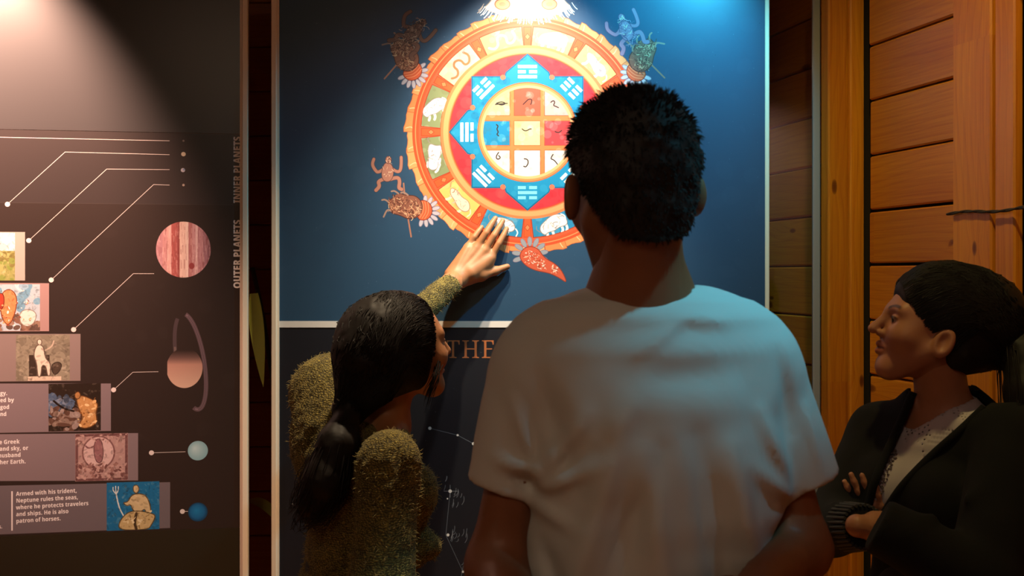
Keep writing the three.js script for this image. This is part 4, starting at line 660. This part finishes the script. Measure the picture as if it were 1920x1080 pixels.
// ---------------------------------------------------------------- woman in the olive knit sweater, hand on the wheel
{
  const root = thing('person', 'person with a long black ponytail in an olive knit sweater touching the blue board', 'person', [0, 0, 0]);
  const skin = [0.34, 0.145, 0.064], sc = 1.178e-3;
  const beta = 1.02, H = frame(P(757, 650, 2.2), V(Math.sin(beta), 0.12, -Math.cos(beta)), V(0.06, 1, 0));
  const a = 1.13, fwd = V(Math.sin(a), 0, -Math.cos(a)), C = P(676, 900, 2.2), T = frame(V(C.x, 0, C.z), fwd);
  const NB = P(722, 800, 2.2), LS = P(609, 732, 2.33), LE = P(706, 655, 2.54), LC = P(846, 532, 2.755), LW = P(853, 521, 2.79), RS = P(730, 866, 2.03), RE = P(717, 1085, 1.98), RW = P(775, 1250, 1.93);
  const rows = [[1.185, 0, 0.015, 0.055, 0.055], [1.15, 0, 0.01, 0.115, 0.072], [1.10, 0, 0.0, 0.150, 0.098], [1.03, 0, 0.005, 0.148, 0.115], [0.96, 0, 0.0, 0.140, 0.112], [0.88, 0, -0.01, 0.142, 0.110], [0.80, 0, -0.015, 0.155, 0.120], [0.66, 0, -0.01, 0.172, 0.132]];
  const torso = stack(T, rows), bust = [0.062, -0.062].map((s) => ellipsoid(T.at(s, 1.022, 0.095), [0.062, 0.066, 0.06])), scap = ellipsoid(T.at(0.09, 1.115, -0.050), [0.085, 0.11, 0.07]), waistRoll = ellipsoid(T.at(-0.02, 0.90, 0.055), [0.12, 0.05, 0.075]);
  const trunk = (x, y, z) => { let q = torso(x, y, z); for (const f of bust) q = smin(q, f(x, y, z), 0.05); return smin(smin(q, scap(x, y, z), 0.06), waistRoll(x, y, z), 0.04); };
  // bare body with its hands
  const armsIn = [...chain([LS, LE, LC, LW], [0.038, 0.033, 0.026, 0.0225]), ...chain([RS, RE, RW], [0.04, 0.034, 0.022])], hl = T.at(0.08, 0.72, 0), hr = T.at(-0.08, 0.72, 0);
  const core = union([capsule(H.at(0, -0.06, -0.035), NB, 0.046, 0.052), capsule(NB, T.at(0, 1.0, 0), 0.05, 0.08), capsule(T.at(0, 1.0, 0), T.at(0, 0.76, 0), 0.08, 0.09), capsule(NB, LS, 0.04, 0.038), capsule(NB, RS, 0.04, 0.038), ...armsIn, capsule(hl, T.at(0.08, 0.1, 0), 0.05, 0.03), capsule(hr, T.at(-0.08, 0.1, 0), 0.05, 0.03)], 0.025);
  const tint = (s) => (x, y, z) => { const n = 1 + 0.07 * noise(x * 40, y * 40, z * 40); return s.map((q) => q * n); };
  const [lo, hi] = bounds([NB, LS, RS, LE, LW, RE, RW, T.at(0, 0.08, 0), H.at(0, -0.05, 0)], 0.11); lo.y = 0.04; hi.z = Math.max(hi.z, 0.98);
  const g = colours(net(core, lo, hi, 0.010), tint(skin));
  // left hand flat on the print: each finger its own chain
  const hf = [], fin = (pts, r) => hf.push(...chain(pts.map((q) => P(...q)), r));
  fin([[877, 463, 2.826], [889, 445, 2.826], [897, 434, 2.834], [903, 426, 2.841]], [0.0098, 0.0088, 0.0080, 0.0066]);
  fin([[894, 463, 2.820], [911, 437, 2.821], [921, 421, 2.832], [929, 409, 2.841]], [0.0108, 0.0098, 0.0088, 0.0070]);
  fin([[910, 468, 2.820], [926, 442, 2.821], [936, 426, 2.832], [943, 414, 2.841]], [0.0110, 0.0098, 0.0088, 0.0070]);
  fin([[922, 480, 2.823], [935, 457, 2.824], [944, 441, 2.833], [950, 429, 2.841]], [0.0108, 0.0096, 0.0086, 0.0070]);
  const thumb = chain([[880, 521, 2.806], [902, 516, 2.812], [928, 508, 2.828], [951, 500, 2.838]].map((q) => P(...q)), [0.020, 0.0165, 0.0112, 0.0085]);
  const palm = [[846, 514, 877, 464, 0.0175, 0.0125], [850, 517, 894, 464, 0.0185, 0.0135], [856, 521, 910, 469, 0.0185, 0.0135], [862, 527, 921, 482, 0.018, 0.013], [866, 522, 900, 494, 0.020, 0.019], [884, 512, 914, 492, 0.019, 0.017]].map(([x0, y0, x1, y1, r0, r1]) => capsule(P(x0, y0, 2.796), P(x1, y1, 2.822), r0, r1));
  palm.push(capsule(LC, P(858, 520, 2.796), 0.026, 0.024));
  const tendon = [[856, 514, 892, 466], [860, 518, 908, 470], [864, 523, 920, 484], [852, 511, 876, 466]].map(([x0, y0, x1, y1]) => capsule(P(x0, y0, 2.777), P(x1, y1, 2.811), 0.002, 0.0035));
  const palmF = union(palm, 0.018), handF = (x, y, z) => { let q = palmF(x, y, z); for (const f of tendon) q = smin(q, f(x, y, z), 0.01); for (const f of thumb) q = smin(q, f(x, y, z), 0.010); let w = 9; for (const f of hf) w = Math.min(w, f(x, y, z)); return smin(q, w, 0.007); };
  const [h0, h1] = bounds([LC, P(903, 426, 2.84), P(950, 500, 2.84), P(943, 414, 2.84)], 0.03);
  const nails = [[903, 426], [929, 409], [943, 414], [950, 429]].map(([x, y]) => P(x, y, 2.835));
  const hg = colours(net(handF, h0, h1, 0.0026), (x, y, z) => { const n = 1 + 0.09 * noise(x * 90, y * 90, z * 90); return skin.map((q) => q * n); });
  const parts = [g, headMesh(H, skin, { neck: 0.047, cell: 0.003, nose: 0.9, neckTo: NB.clone() }), hg, handMesh(RW, V(0.3, -1, 0.0), V(-0.2, 0, 1), false, 0.4, skin, 0.9)];
  part('body', mergeGeometries(parts.map(plain)), skinMat, root);
  // sweater
  const armsOut = [capsule(LS, LE, 0.060, 0.046), capsule(LE, LC, 0.046, 0.0335)], right = [capsule(RS, RE, 0.066, 0.060), capsule(RE, RW, 0.058, 0.038)], yokeL = capsule(NB.clone().add(V(-0.02, -0.03, 0)), LS, 0.05, 0.060), yokeR = capsule(NB.clone().add(V(0, -0.05, 0)), RS, 0.05, 0.058);
  const ca = LC.clone().sub(LE).normalize(), cr = RW.clone().sub(RE).normalize(), nk = capsule(H.at(0, -0.06, -0.035), NB, 0.052, 0.062);
  const fold = (p, q, w, h) => { const f = capsule(p, q, 0, 0); return (x, y, z) => { const s = f(x, y, z) / w; return s > 2 ? 0 : h * Math.exp(-s * s); }; };
  const folds = [fold(P(575, 735, 2.27), P(622, 700, 2.27), 0.010, 0.005), fold(P(585, 800, 2.2), P(640, 770, 2.2), 0.012, 0.008), fold(P(765, 930, 2.08), P(830, 900, 2.12), 0.012, 0.006), fold(P(790, 1005, 2.08), P(835, 985, 2.12), 0.014, -0.012), fold(P(575, 980, 2.15), P(650, 1010, 2.1), 0.02, 0.006), fold(P(560, 920, 2.18), P(640, 900, 2.1), 0.016, 0.006), fold(P(660, 960, 1.99), P(700, 940, 1.98), 0.012, 0.006), fold(P(690, 1040, 1.98), P(770, 1000, 2.0), 0.014, 0.007)];
  const sweater = (x, y, z) => {
    let q = trunk(x, y, z); q = smin(q, yokeL(x, y, z), 0.05); q = smin(q, yokeR(x, y, z), 0.05); let l = Math.min(armsOut[0](x, y, z), 9); l = smin(l, armsOut[1](x, y, z), 0.03);
    l = smax(l, (x - LC.x) * ca.x + (y - LC.y) * ca.y + (z - LC.z) * ca.z, 0.008); q = smin(q, l, 0.085);
    let w = smin(right[0](x, y, z), right[1](x, y, z), 0.03); w = smax(w, (x - RW.x) * cr.x + (y - RW.y) * cr.y + (z - RW.z) * cr.z, 0.006); q = smin(q, w, 0.010);
    if (Math.abs(q) < 0.04) { for (const f of folds) q -= f(x, y, z); q += 0.003 * noise(x * 20, y * 14, z * 20) + 0.0022 * noise(x * 75, y * 75, z * 75) + 0.0016 * noise(x * 170, y * 170, z * 170); }
    q = smax(q, -nk(x, y, z), 0.006); return smax(q, 0.70 - y, 0.01);
  };
  const [s0, s1] = bounds([LS, LE, LC, RS, RE, RW, T.at(0, 0.68, 0), T.at(0, 1.2, 0), T.at(0, 1, 0.2), T.at(0, 1, -0.2)], 0.075);
  const knit = std(0xffffff, 0.95, { map: knitMap, bumpMap: knitBump, bumpScale: 0.003, sheen: 0.5, sheenRoughness: 0.5, sheenColor: new THREE.Color(0.25, 0.2, 0.08) });
  const sw = net(sweater, s0, s1, 0.006), fuzz = [], r = rng(6), sp = sw.attributes.position, sn = sw.attributes.normal;
  const sweaterPart = part('sweater', boxUV(sw, new THREE.Quaternion().setFromAxisAngle(V(0, 1, 0), 0.6)), knit, root); sweaterPart.userData.label = 'fuzzy olive green knit sweater';
  for (let i = 0; i < 9000; i++) { const k = Math.floor(r() * sp.count), p = V().fromBufferAttribute(sp, k), n = V().fromBufferAttribute(sn, k), e = V(r() - 0.5, r() - 0.6, r() - 0.5); fuzz.push({ pts: [p.clone().addScaledVector(n, -0.001), p.clone().addScaledVector(n, 0.003).addScaledVector(e, 0.006), p.clone().addScaledVector(n, 0.004).addScaledVector(e, 0.014)], r: 0.0006 }); }
  const fz = part('knit_fuzz', strands(fuzz), std([0.26, 0.21, 0.07], 0.9), sweaterPart); fz.userData.kind = 'stuff';
  // hair: cap, gathered back to a low tie, ponytail
  const tie = P(655, 768, 2.11), cap = union([ellipsoid(V(0, 0.034, -0.026), [0.087, 0.092, 0.108]), ellipsoid(V(0, 0.010, -0.070), [0.086, 0.092, 0.088]), ellipsoid(V(-0.066, -0.03, 0.012), [0.022, 0.062, 0.040]), ellipsoid(V(0.066, -0.03, 0.012), [0.022, 0.062, 0.040])], 0.035), v = V();
  const local = (x, y, z) => { v.set(x, y, z).applyMatrix4(H.I); let q = cap(v.x, v.y, v.z); q = smax(q, v.z - 0.036 - 0.36 * v.y, 0.008); return smax(q, -0.095 - v.y + Math.max(0, v.z + 0.02) * 0.6, 0.01); };
  const gather = union([capsule(H.at(-0.02, -0.025, -0.10), tie, 0.075, 0.026), capsule(H.at(-0.055, -0.05, -0.04), tie, 0.040, 0.020), capsule(H.at(0.03, -0.06, -0.07), tie, 0.05, 0.02)], 0.03), tail = [[655, 770, 2.10], [634, 832, 2.055], [612, 900, 2.04], [590, 940, 2.05], [572, 958, 2.06]].map((q) => P(...q)), tailF = union(chain(tail, [0.024, 0.040, 0.044, 0.032, 0.012]), 0.02);
  const hairAll = (x, y, z) => { let q = smin(local(x, y, z), gather(x, y, z), 0.03); return smin(q, tailF(x, y, z), 0.012) + 0.0014 * noise(x * 90, y * 60, z * 90); };
  const [c0, c1] = bounds([H.at(0.1, 0.13, 0.06), H.at(-0.1, -0.12, -0.17), H.at(0.1, 0, -0.17), H.at(-0.1, 0.1, 0.06), ...tail], 0.045), hairNet = net(hairAll, c0, c1, 0.0045);
  const st = combed(hairAll, (q) => { const s = (q() - 0.5) * 2, z = 0.045 - 0.05 * Math.abs(s) ** 3, y = 0.105 - 0.16 * Math.abs(s) ** 1.6; return H.at(0.085 * Math.sin(s * 1.5), y, z + (q() - 0.5) * 0.02); }, tie, r, 1000, 0.0017, 0.0016);
  for (let i = 0; i < 260; i++) { const pts = [], o1 = V(r() - 0.5, r() - 0.5, r() - 0.5), curl = r() * 6; for (let k = 0; k <= 8; k++) { const t = k / 8, f = t * 4, j = Math.min(3, Math.floor(f)), p = tail[j].clone().lerp(tail[j + 1], f - j), w = 0.02 + 0.07 * Math.sin(Math.PI * Math.min(1, t * 0.85)); p.addScaledVector(o1, w).add(V(0.012 * Math.sin(curl + t * 5) * t, -0.02 * t * r(), 0.01 * Math.cos(curl + t * 5) * t)); pts.push(p); } st.push({ pts, r: 0.0013 }); }
  for (let i = 0; i < 26; i++) { const b = H.at(-0.070 + 0.02 * r(), -0.045 + 0.02 * r(), 0.045 + 0.015 * r()), e = P(790 + r() * 16, 735 + r() * 40, 2.13); st.push({ pts: [b, b.clone().lerp(e, 0.4).add(V(0.008 * r(), 0, 0.008)), b.clone().lerp(e, 0.75), e], r: 0.0010 }); }
  for (let i = 0; i < 40; i++) { const p = tail[3].clone().add(V(r() - 0.5, r() - 0.5, r() - 0.5).multiplyScalar(0.05)), e = P(552 + r() * 50, 925 + r() * 45, 2.05); st.push({ pts: [p, p.clone().lerp(e, 0.5).add(V(0, -0.012, 0)), e], r: 0.0012 }); }
  const hairPart = part('hair', mergeGeometries([plain(hairNet), plain(strands(st))]), hairMat, root); hairPart.userData.label = 'long black hair gathered in a low ponytail';
  const beads = []; { const ax = tail[1].clone().sub(tie).normalize(), u = ax.clone().cross(V(0, 1, 0)).normalize(), w = ax.clone().cross(u); for (let i = 0; i < 16; i++) { const q = i / 16 * 6.283; beads.push(new THREE.TorusGeometry(0.008, 0.0016, 6, 12).rotateX(q * 2).rotateY(q).translate(...tie.clone().addScaledVector(u, Math.cos(q) * 0.031).addScaledVector(w, Math.sin(q) * 0.031).toArray())); } }
  const hb = part('hair_tie', mergeGeometries(beads), std([0.35, 0.32, 0.26], 0.25), hairPart); hb.userData.label = 'hair tie of small shiny loops';
  legsAndShoes(root, T.at(0.08, 0.72, 0), T.at(-0.08, 0.72, 0), V(T.at(0.09, 0, 0).x, 0, T.at(0.09, 0, 0).z), V(T.at(-0.09, 0, 0).x, 0, T.at(-0.09, 0, 0).z), fwd, std([0.02, 0.02, 0.024], 0.9), std([0.05, 0.04, 0.035], 0.5));
}

// ---------------------------------------------------------------- woman in the black cardigan, arms crossed
{
  const root = thing('person', 'person in a black cardigan standing with crossed arms by the planks', 'person', [0, 0, 0]);
  const skin = [0.32, 0.130, 0.068];
  const be = 0.14, pit = 0.24, H = frame(P(1743, 617, 1.97), V(-Math.cos(be) * Math.cos(pit), Math.sin(pit), -Math.sin(be) * Math.cos(pit)), V(0, 1, 0.0), 0.96);
  const b = 0.58, fwd = V(-Math.cos(b), 0, Math.sin(b)), C = P(1772, 800, 2.0), T = frame(V(C.x, 0, C.z), fwd);
  const NB = P(1772, 772, 2.0), RS = P(1650, 812, 2.10), RE = P(1558, 988, 2.04), RW = P(1624, 988, 1.86), LS = P(1905, 822, 1.84), LE = P(1840, 1090, 1.72), LW = P(1644, 984, 1.77);
  const rows = [[1.245, 0, 0.0, 0.060, 0.055], [1.215, 0, 0, 0.11, 0.070], [1.16, 0, 0.0, 0.152, 0.092], [1.09, 0, 0.005, 0.158, 0.108], [1.0, 0, 0, 0.150, 0.105], [0.92, 0, -0.005, 0.142, 0.100], [0.82, 0, -0.01, 0.152, 0.112], [0.66, 0, -0.01, 0.172, 0.128]];
  const torso = stack(T, rows), bust = [0.065, -0.065].map((s) => ellipsoid(T.at(s, 1.06, 0.085), [0.062, 0.066, 0.055]));
  const chest = capsule(NB, T.at(0, 1.10, 0.03), 0.06, 0.07);
  const trunk = (x, y, z) => { let q = smin(torso(x, y, z), chest(x, y, z), 0.05); for (const f of bust) q = smin(q, f(x, y, z), 0.05); return q; };
  const yoke = [capsule(NB.clone().add(V(0, -0.035, 0)), RS, 0.045, 0.050), capsule(NB.clone().add(V(0, -0.035, 0)), LS, 0.045, 0.050)];
  const torsoAll = (x, y, z) => { let q = trunk(x, y, z); for (const f of yoke) q = smin(q, f(x, y, z), 0.05); return q; };
  const limbs = union([capsule(H.at(0, -0.06, -0.03), NB.clone().add(V(0, -0.02, 0)), 0.047, 0.054), ...chain([RS, RE, RW], [0.038, 0.033, 0.023]), ...chain([LS, LE, LW.clone().lerp(LE, 0.2)], [0.038, 0.033, 0.023]), capsule(T.at(0.08, 0.75, 0), T.at(0.08, 0.1, 0), 0.05, 0.03), capsule(T.at(-0.08, 0.75, 0), T.at(-0.08, 0.1, 0), 0.05, 0.03)], 0.02);
  const bodyF = (x, y, z) => { let q = smax(torsoAll(x, y, z) + 0.012, 0.74 - y, 0.02); return smin(q, limbs(x, y, z), 0.022); };
  const tint = (x, y, z) => { const n = 1 + 0.07 * noise(x * 40, y * 40, z * 40); return skin.map((q) => q * n); };
  const [lo, hi] = bounds([NB, RS, RE, RW, LS, LE, LW, T.at(0, 0.08, 0), T.at(0, 1, 0.2), T.at(0, 1, -0.15), H.at(0, -0.06, 0)], 0.09); lo.y = 0.04;
  const g = colours(net(bodyF, lo, hi, 0.010), tint);
  const hR = handMesh(RW, V(0.9, -0.14, -0.12), V(0.05, 0.5, 0.85), false, 0.35, skin, 0.90);
  const hit = (f, x, y) => { let d = 1.6; for (let i = 0; i < 120; i++) { const p = P(x, y, d), q = f(p.x, p.y, p.z); if (q < 0.0005) break; d += Math.min(0.02, q * 0.6); } return Math.min(d, 1.98); };
  const hd = hit((x, y, z) => torsoAll(x, y, z) - 0.011, 1615, 915), hL = handMesh(P(1660, 1002, hd + 0.012), P(1602, 894, hd + 0.004).sub(P(1660, 1002, hd + 0.012)), V(-0.75, 0.1, 0.6), true, 0.12, skin, 0.80);
  const head = headMesh(H, skin, { neck: 0.048, cell: 0.0024, nose: 1.08, neckTo: NB.clone(), earY: -0.014 });
  part('body', mergeGeometries([g, head, hR, hL].map(plain)), skinMat, root);
  // T-shirt and cardigan; the openings follow lines drawn on the chest
  const px = (x, y, z) => { const d = D - z; return [960 + x / d * F, HORIZON - (y - EYE) / d * F]; };
  const polyF = (pts, mpp) => (x, y, z) => { const [u, w] = px(x, y, z); let dd = 1e9, inside = false; for (let i = 0, j = pts.length - 1; i < pts.length; j = i++) { const [ax, ay] = pts[i], [bx, by] = pts[j], ex = bx - ax, ey = by - ay, t = clamp(((u - ax) * ex + (w - ay) * ey) / (ex * ex + ey * ey), 0, 1); dd = Math.min(dd, Math.hypot(u - ax - ex * t, w - ay - ey * t)); if ((ay > w) !== (by > w) && u < (bx - ax) * (w - ay) / (by - ay) + ax) inside = !inside; } return (inside ? -dd : dd) * mpp; };
  const open = polyF([[1712, 700], [1706, 752], [1690, 792], [1664, 850], [1644, 900], [1632, 938], [1634, 985], [1648, 975], [1690, 905], [1748, 846], [1800, 800], [1862, 752], [1850, 734], [1800, 740], [1790, 700]], 1.0e-3);
  const scoop = polyF([[1726, 690], [1722, 736], [1706, 760], [1695, 792], [1700, 802], [1716, 803], [1740, 790], [1765, 775], [1800, 752], [1822, 736], [1800, 690]], 1.0e-3);
  const v = V(), front = (x, y, z) => { v.set(x, y, z).applyMatrix4(T.I); return v.z; };
  const neckOut = capsule(H.at(0, -0.05, -0.03), NB.clone().add(V(0, -0.02, 0)), 0.053, 0.060);
  const tee = (x, y, z) => { let q = torsoAll(x, y, z) + 0.004; if (Math.abs(q) < 0.05) { q += 0.002 * noise(x * 22, y * 16, z * 22); if (front(x, y, z) > 0) q = smax(q, -scoop(x, y, z), 0.003); q = smax(q, -neckOut(x, y, z), 0.004); } q = Math.max(q, -(torsoAll(x, y, z) + 0.011)); return smax(q, 0.78 - y, 0.005); };
  const [t0, t1] = bounds([T.at(0.2, 0.78, 0.18), T.at(-0.2, 1.26, -0.14), T.at(0.2, 1.2, -0.14), T.at(-0.2, 1, 0.18)], 0.01);
  const teeNet = net(tee, t0, t1, 0.0045), teePart = part('t_shirt', boxUV(teeNet), std([0.40, 0.335, 0.35], 0.8, { bumpMap: clothBump, bumpScale: 0.0003 }), root); teePart.userData.label = 'lilac grey T-shirt with a sparkling print';
  { const r = rng(15), bits = [], f = (x, y, z) => torsoAll(x, y, z) + 0.003; for (let i = 0; i < 90; i++) { const t = r(), x = 1676 - 34 * t + (r() - 0.5) * 16, y = 845 + 88 * t + (r() - 0.5) * 12, p = P(x, y, hit(f, x, y) - 0.001); bits.push(new THREE.IcosahedronGeometry(0.0016 + 0.0014 * r(), 0).translate(p.x, p.y, p.z)); } const gp = part('glitter_print', mergeGeometries(bits), std([0.16, 0.12, 0.13], 0.25, { metalness: 0.5 }), teePart); gp.userData.kind = 'stuff'; }
  const sleeveR = [capsule(RS, RE, 0.062, 0.057), capsule(RE, RW, 0.057, 0.040)], sleeveL = [capsule(LS, LE, 0.066, 0.060), capsule(LE, LW, 0.062, 0.050)], cR = RW.clone().sub(RE).normalize(), cL = LW.clone().sub(LE).normalize();
  const fold = (p, q, w, h) => { const f = capsule(p, q, 0, 0); return (x, y, z) => { const s = f(x, y, z) / w; return s > 2 ? 0 : h * Math.exp(-s * s); }; };
  const folds = [fold(P(1600, 830, 2.02), P(1560, 930, 1.97), 0.012, 0.009), fold(P(1640, 830, 2.0), P(1610, 880, 1.98), 0.010, -0.009), fold(P(1535, 930, 1.95), P(1585, 900, 1.96), 0.012, 0.008), fold(P(1530, 960, 1.95), P(1590, 945, 1.92), 0.010, -0.008), fold(P(1700, 1000, 1.72), P(1800, 930, 1.76), 0.014, 0.007), fold(P(1760, 960, 1.74), P(1880, 900, 1.78), 0.016, 0.006)];
  const lapel = [[[1712, 735], [1688, 792], [1662, 850], [1641, 900], [1628, 945]], [[1846, 764], [1802, 806], [1750, 852], [1692, 912], [1652, 972]]];
  const cardigan = (x, y, z) => {
    const tq = torsoAll(x, y, z); let q = tq - 0.011; const near = Math.abs(q) < 0.06;
    if (near) { if (front(x, y, z) > -0.02) q = smax(q, -open(x, y, z), 0.006); q = smax(q, -neckOut(x, y, z) + 0.004, 0.005); }
    q = Math.max(q, -(tq + 0.0015));
    let a = smin(sleeveR[0](x, y, z), sleeveR[1](x, y, z), 0.02); a = smax(a, (x - RW.x) * cR.x + (y - RW.y) * cR.y + (z - RW.z) * cR.z + 0.008, 0.008);
    let c = smin(sleeveL[0](x, y, z), sleeveL[1](x, y, z), 0.02); c = smax(c, (x - LW.x) * cL.x + (y - LW.y) * cL.y + (z - LW.z) * cL.z, 0.008);
    q = smin(q, a, 0.018); q = smin(q, c, 0.018);
    if (Math.abs(q) < 0.04) { for (const f of folds) q -= f(x, y, z); q += 0.0025 * noise(x * 24, y * 16, z * 24); }
    return smax(q, 0.70 - y, 0.008);
  };
  const [k0, k1] = bounds([RS, RE, RW, LS, LE, LW, T.at(0.2, 0.7, 0.18), T.at(-0.2, 1.27, -0.15), T.at(0.2, 1.2, -0.15)], 0.075);
  const black2 = std([0.0065, 0.006, 0.006], 0.95, { specularIntensity: 0.4, bumpMap: clothBump, bumpScale: 0.0006, sheen: 0.05, sheenRoughness: 0.5, sheenColor: new THREE.Color(0.04, 0.035, 0.03) });
  const cd = part('cardigan', boxUV(net(cardigan, k0, k1, 0.006)), black2, root); cd.userData.label = 'black knitted cardigan';
  for (const L of lapel) { const pts = L.map(([x, y]) => P(x, y, hit((a1, b1, c1) => torsoAll(a1, b1, c1) - 0.010, x, y))); part('lapel_band', boxUV(new THREE.TubeGeometry(new THREE.CatmullRomCurve3(pts), 40, 0.008, 10)), black2, cd); }
  { // ribbed cuff on the far sleeve
    const ax = cR, u = ax.clone().cross(V(0, 1, 0)).normalize(), w = u.clone().cross(ax), gs = []; for (let i = 0; i < 30; i++) { const q = i / 30 * 6.283, p = RW.clone().addScaledVector(ax, -0.085).addScaledVector(u, Math.cos(q) * 0.0455).addScaledVector(w, Math.sin(q) * 0.0455), e = RW.clone().addScaledVector(ax, -0.006).addScaledVector(u, Math.cos(q) * 0.040).addScaledVector(w, Math.sin(q) * 0.040); gs.push(new THREE.CylinderGeometry(0.0034, 0.0034, p.distanceTo(e), 6).applyQuaternion(new THREE.Quaternion().setFromUnitVectors(V(0, 1, 0), e.clone().sub(p).normalize())).translate(...p.lerp(e, 0.5).toArray())); }
    part('ribbed_cuff', boxUV(mergeGeometries(gs)), std([0.020, 0.018, 0.017], 0.85), cd);
  }
  // hair brushed back into a tied ponytail
  const tie = P(1896, 655, 1.93), cap = union([ellipsoid(V(0, 0.046, -0.024), [0.084, 0.100, 0.112]), ellipsoid(V(0, 0.040, -0.095), [0.082, 0.098, 0.088])], 0.04), lv = V();
  const gather = union([capsule(H.at(0, -0.005, -0.09), tie, 0.066, 0.022), capsule(H.at(0.045, -0.035, -0.055), tie, 0.030, 0.016), capsule(H.at(-0.045, -0.035, -0.055), tie, 0.030, 0.016)], 0.03);
  const tail = [[1896, 655, 1.93], [1925, 668, 1.90], [1935, 740, 1.86], [1925, 830, 1.84]].map((q) => P(...q)), tailF = union(chain(tail, [0.024, 0.042, 0.045, 0.03]), 0.02);
  const hairAll = (x, y, z) => { lv.set(x, y, z).applyMatrix4(H.I); let q = cap(lv.x, lv.y, lv.z); q = smax(q, lv.z - 0.050 - 0.58 * lv.y, 0.007); const neckline = -0.035 - 0.4 * Math.max(0, -0.03 - lv.z) - lv.y; q = smax(q, neckline, 0.01); q = smin(q, gather(x, y, z), 0.02); return smin(q, tailF(x, y, z), 0.015) + 0.0013 * noise(x * 80, y * 70, z * 80); };
  const [c0, c1] = bounds([H.at(0.1, 0.14, 0.08), H.at(-0.1, -0.06, -0.18), H.at(0.1, 0.14, -0.18), ...tail], 0.05), r = rng(9);
  const st = combed(hairAll, (q) => { const s = (q() - 0.5) * 2, y = 0.090 - 0.115 * Math.abs(s) ** 1.4; const low = q() < 0.3 ? 0.5 + 0.5 * q() : 0; return H.at(0.082 * Math.sin(s * 1.5), y - 0.01 * low, 0.046 + 0.57 * y - 0.012 * q() - 0.07 * low); }, tie, r, 1300, 0.0015, 0.0015);
  for (let i = 0; i < 120; i++) { const o1 = V(r() - 0.5, r() - 0.5, r() - 0.5), pts = tail.map((p, k) => p.clone().addScaledVector(o1, [0.03, 0.09, 0.1, 0.07][k])); st.push({ pts, r: 0.0013 }); }
  const hp = part('hair', mergeGeometries([plain(net(hairAll, c0, c1, 0.0045)), plain(strands(st))]), hairMat, root); hp.userData.label = 'black hair brushed back into a tied ponytail';
  part('hair_tie', new THREE.TorusGeometry(0.03, 0.012, 10, 24).applyQuaternion(new THREE.Quaternion().setFromUnitVectors(V(0, 0, 1), tail[1].clone().sub(tie).normalize())).translate(...tie.toArray()), std([0.012, 0.012, 0.014], 0.7), hp);
  legsAndShoes(root, T.at(0.08, 0.74, 0), T.at(-0.08, 0.74, 0), V(T.at(0.09, 0, 0).x, 0, T.at(0.09, 0, 0).z), V(T.at(-0.09, 0, 0).x, 0, T.at(-0.09, 0, 0).z), fwd, std([0.025, 0.028, 0.04], 0.9), std([0.04, 0.035, 0.03], 0.5));
}
renderer.render(scene, camera);
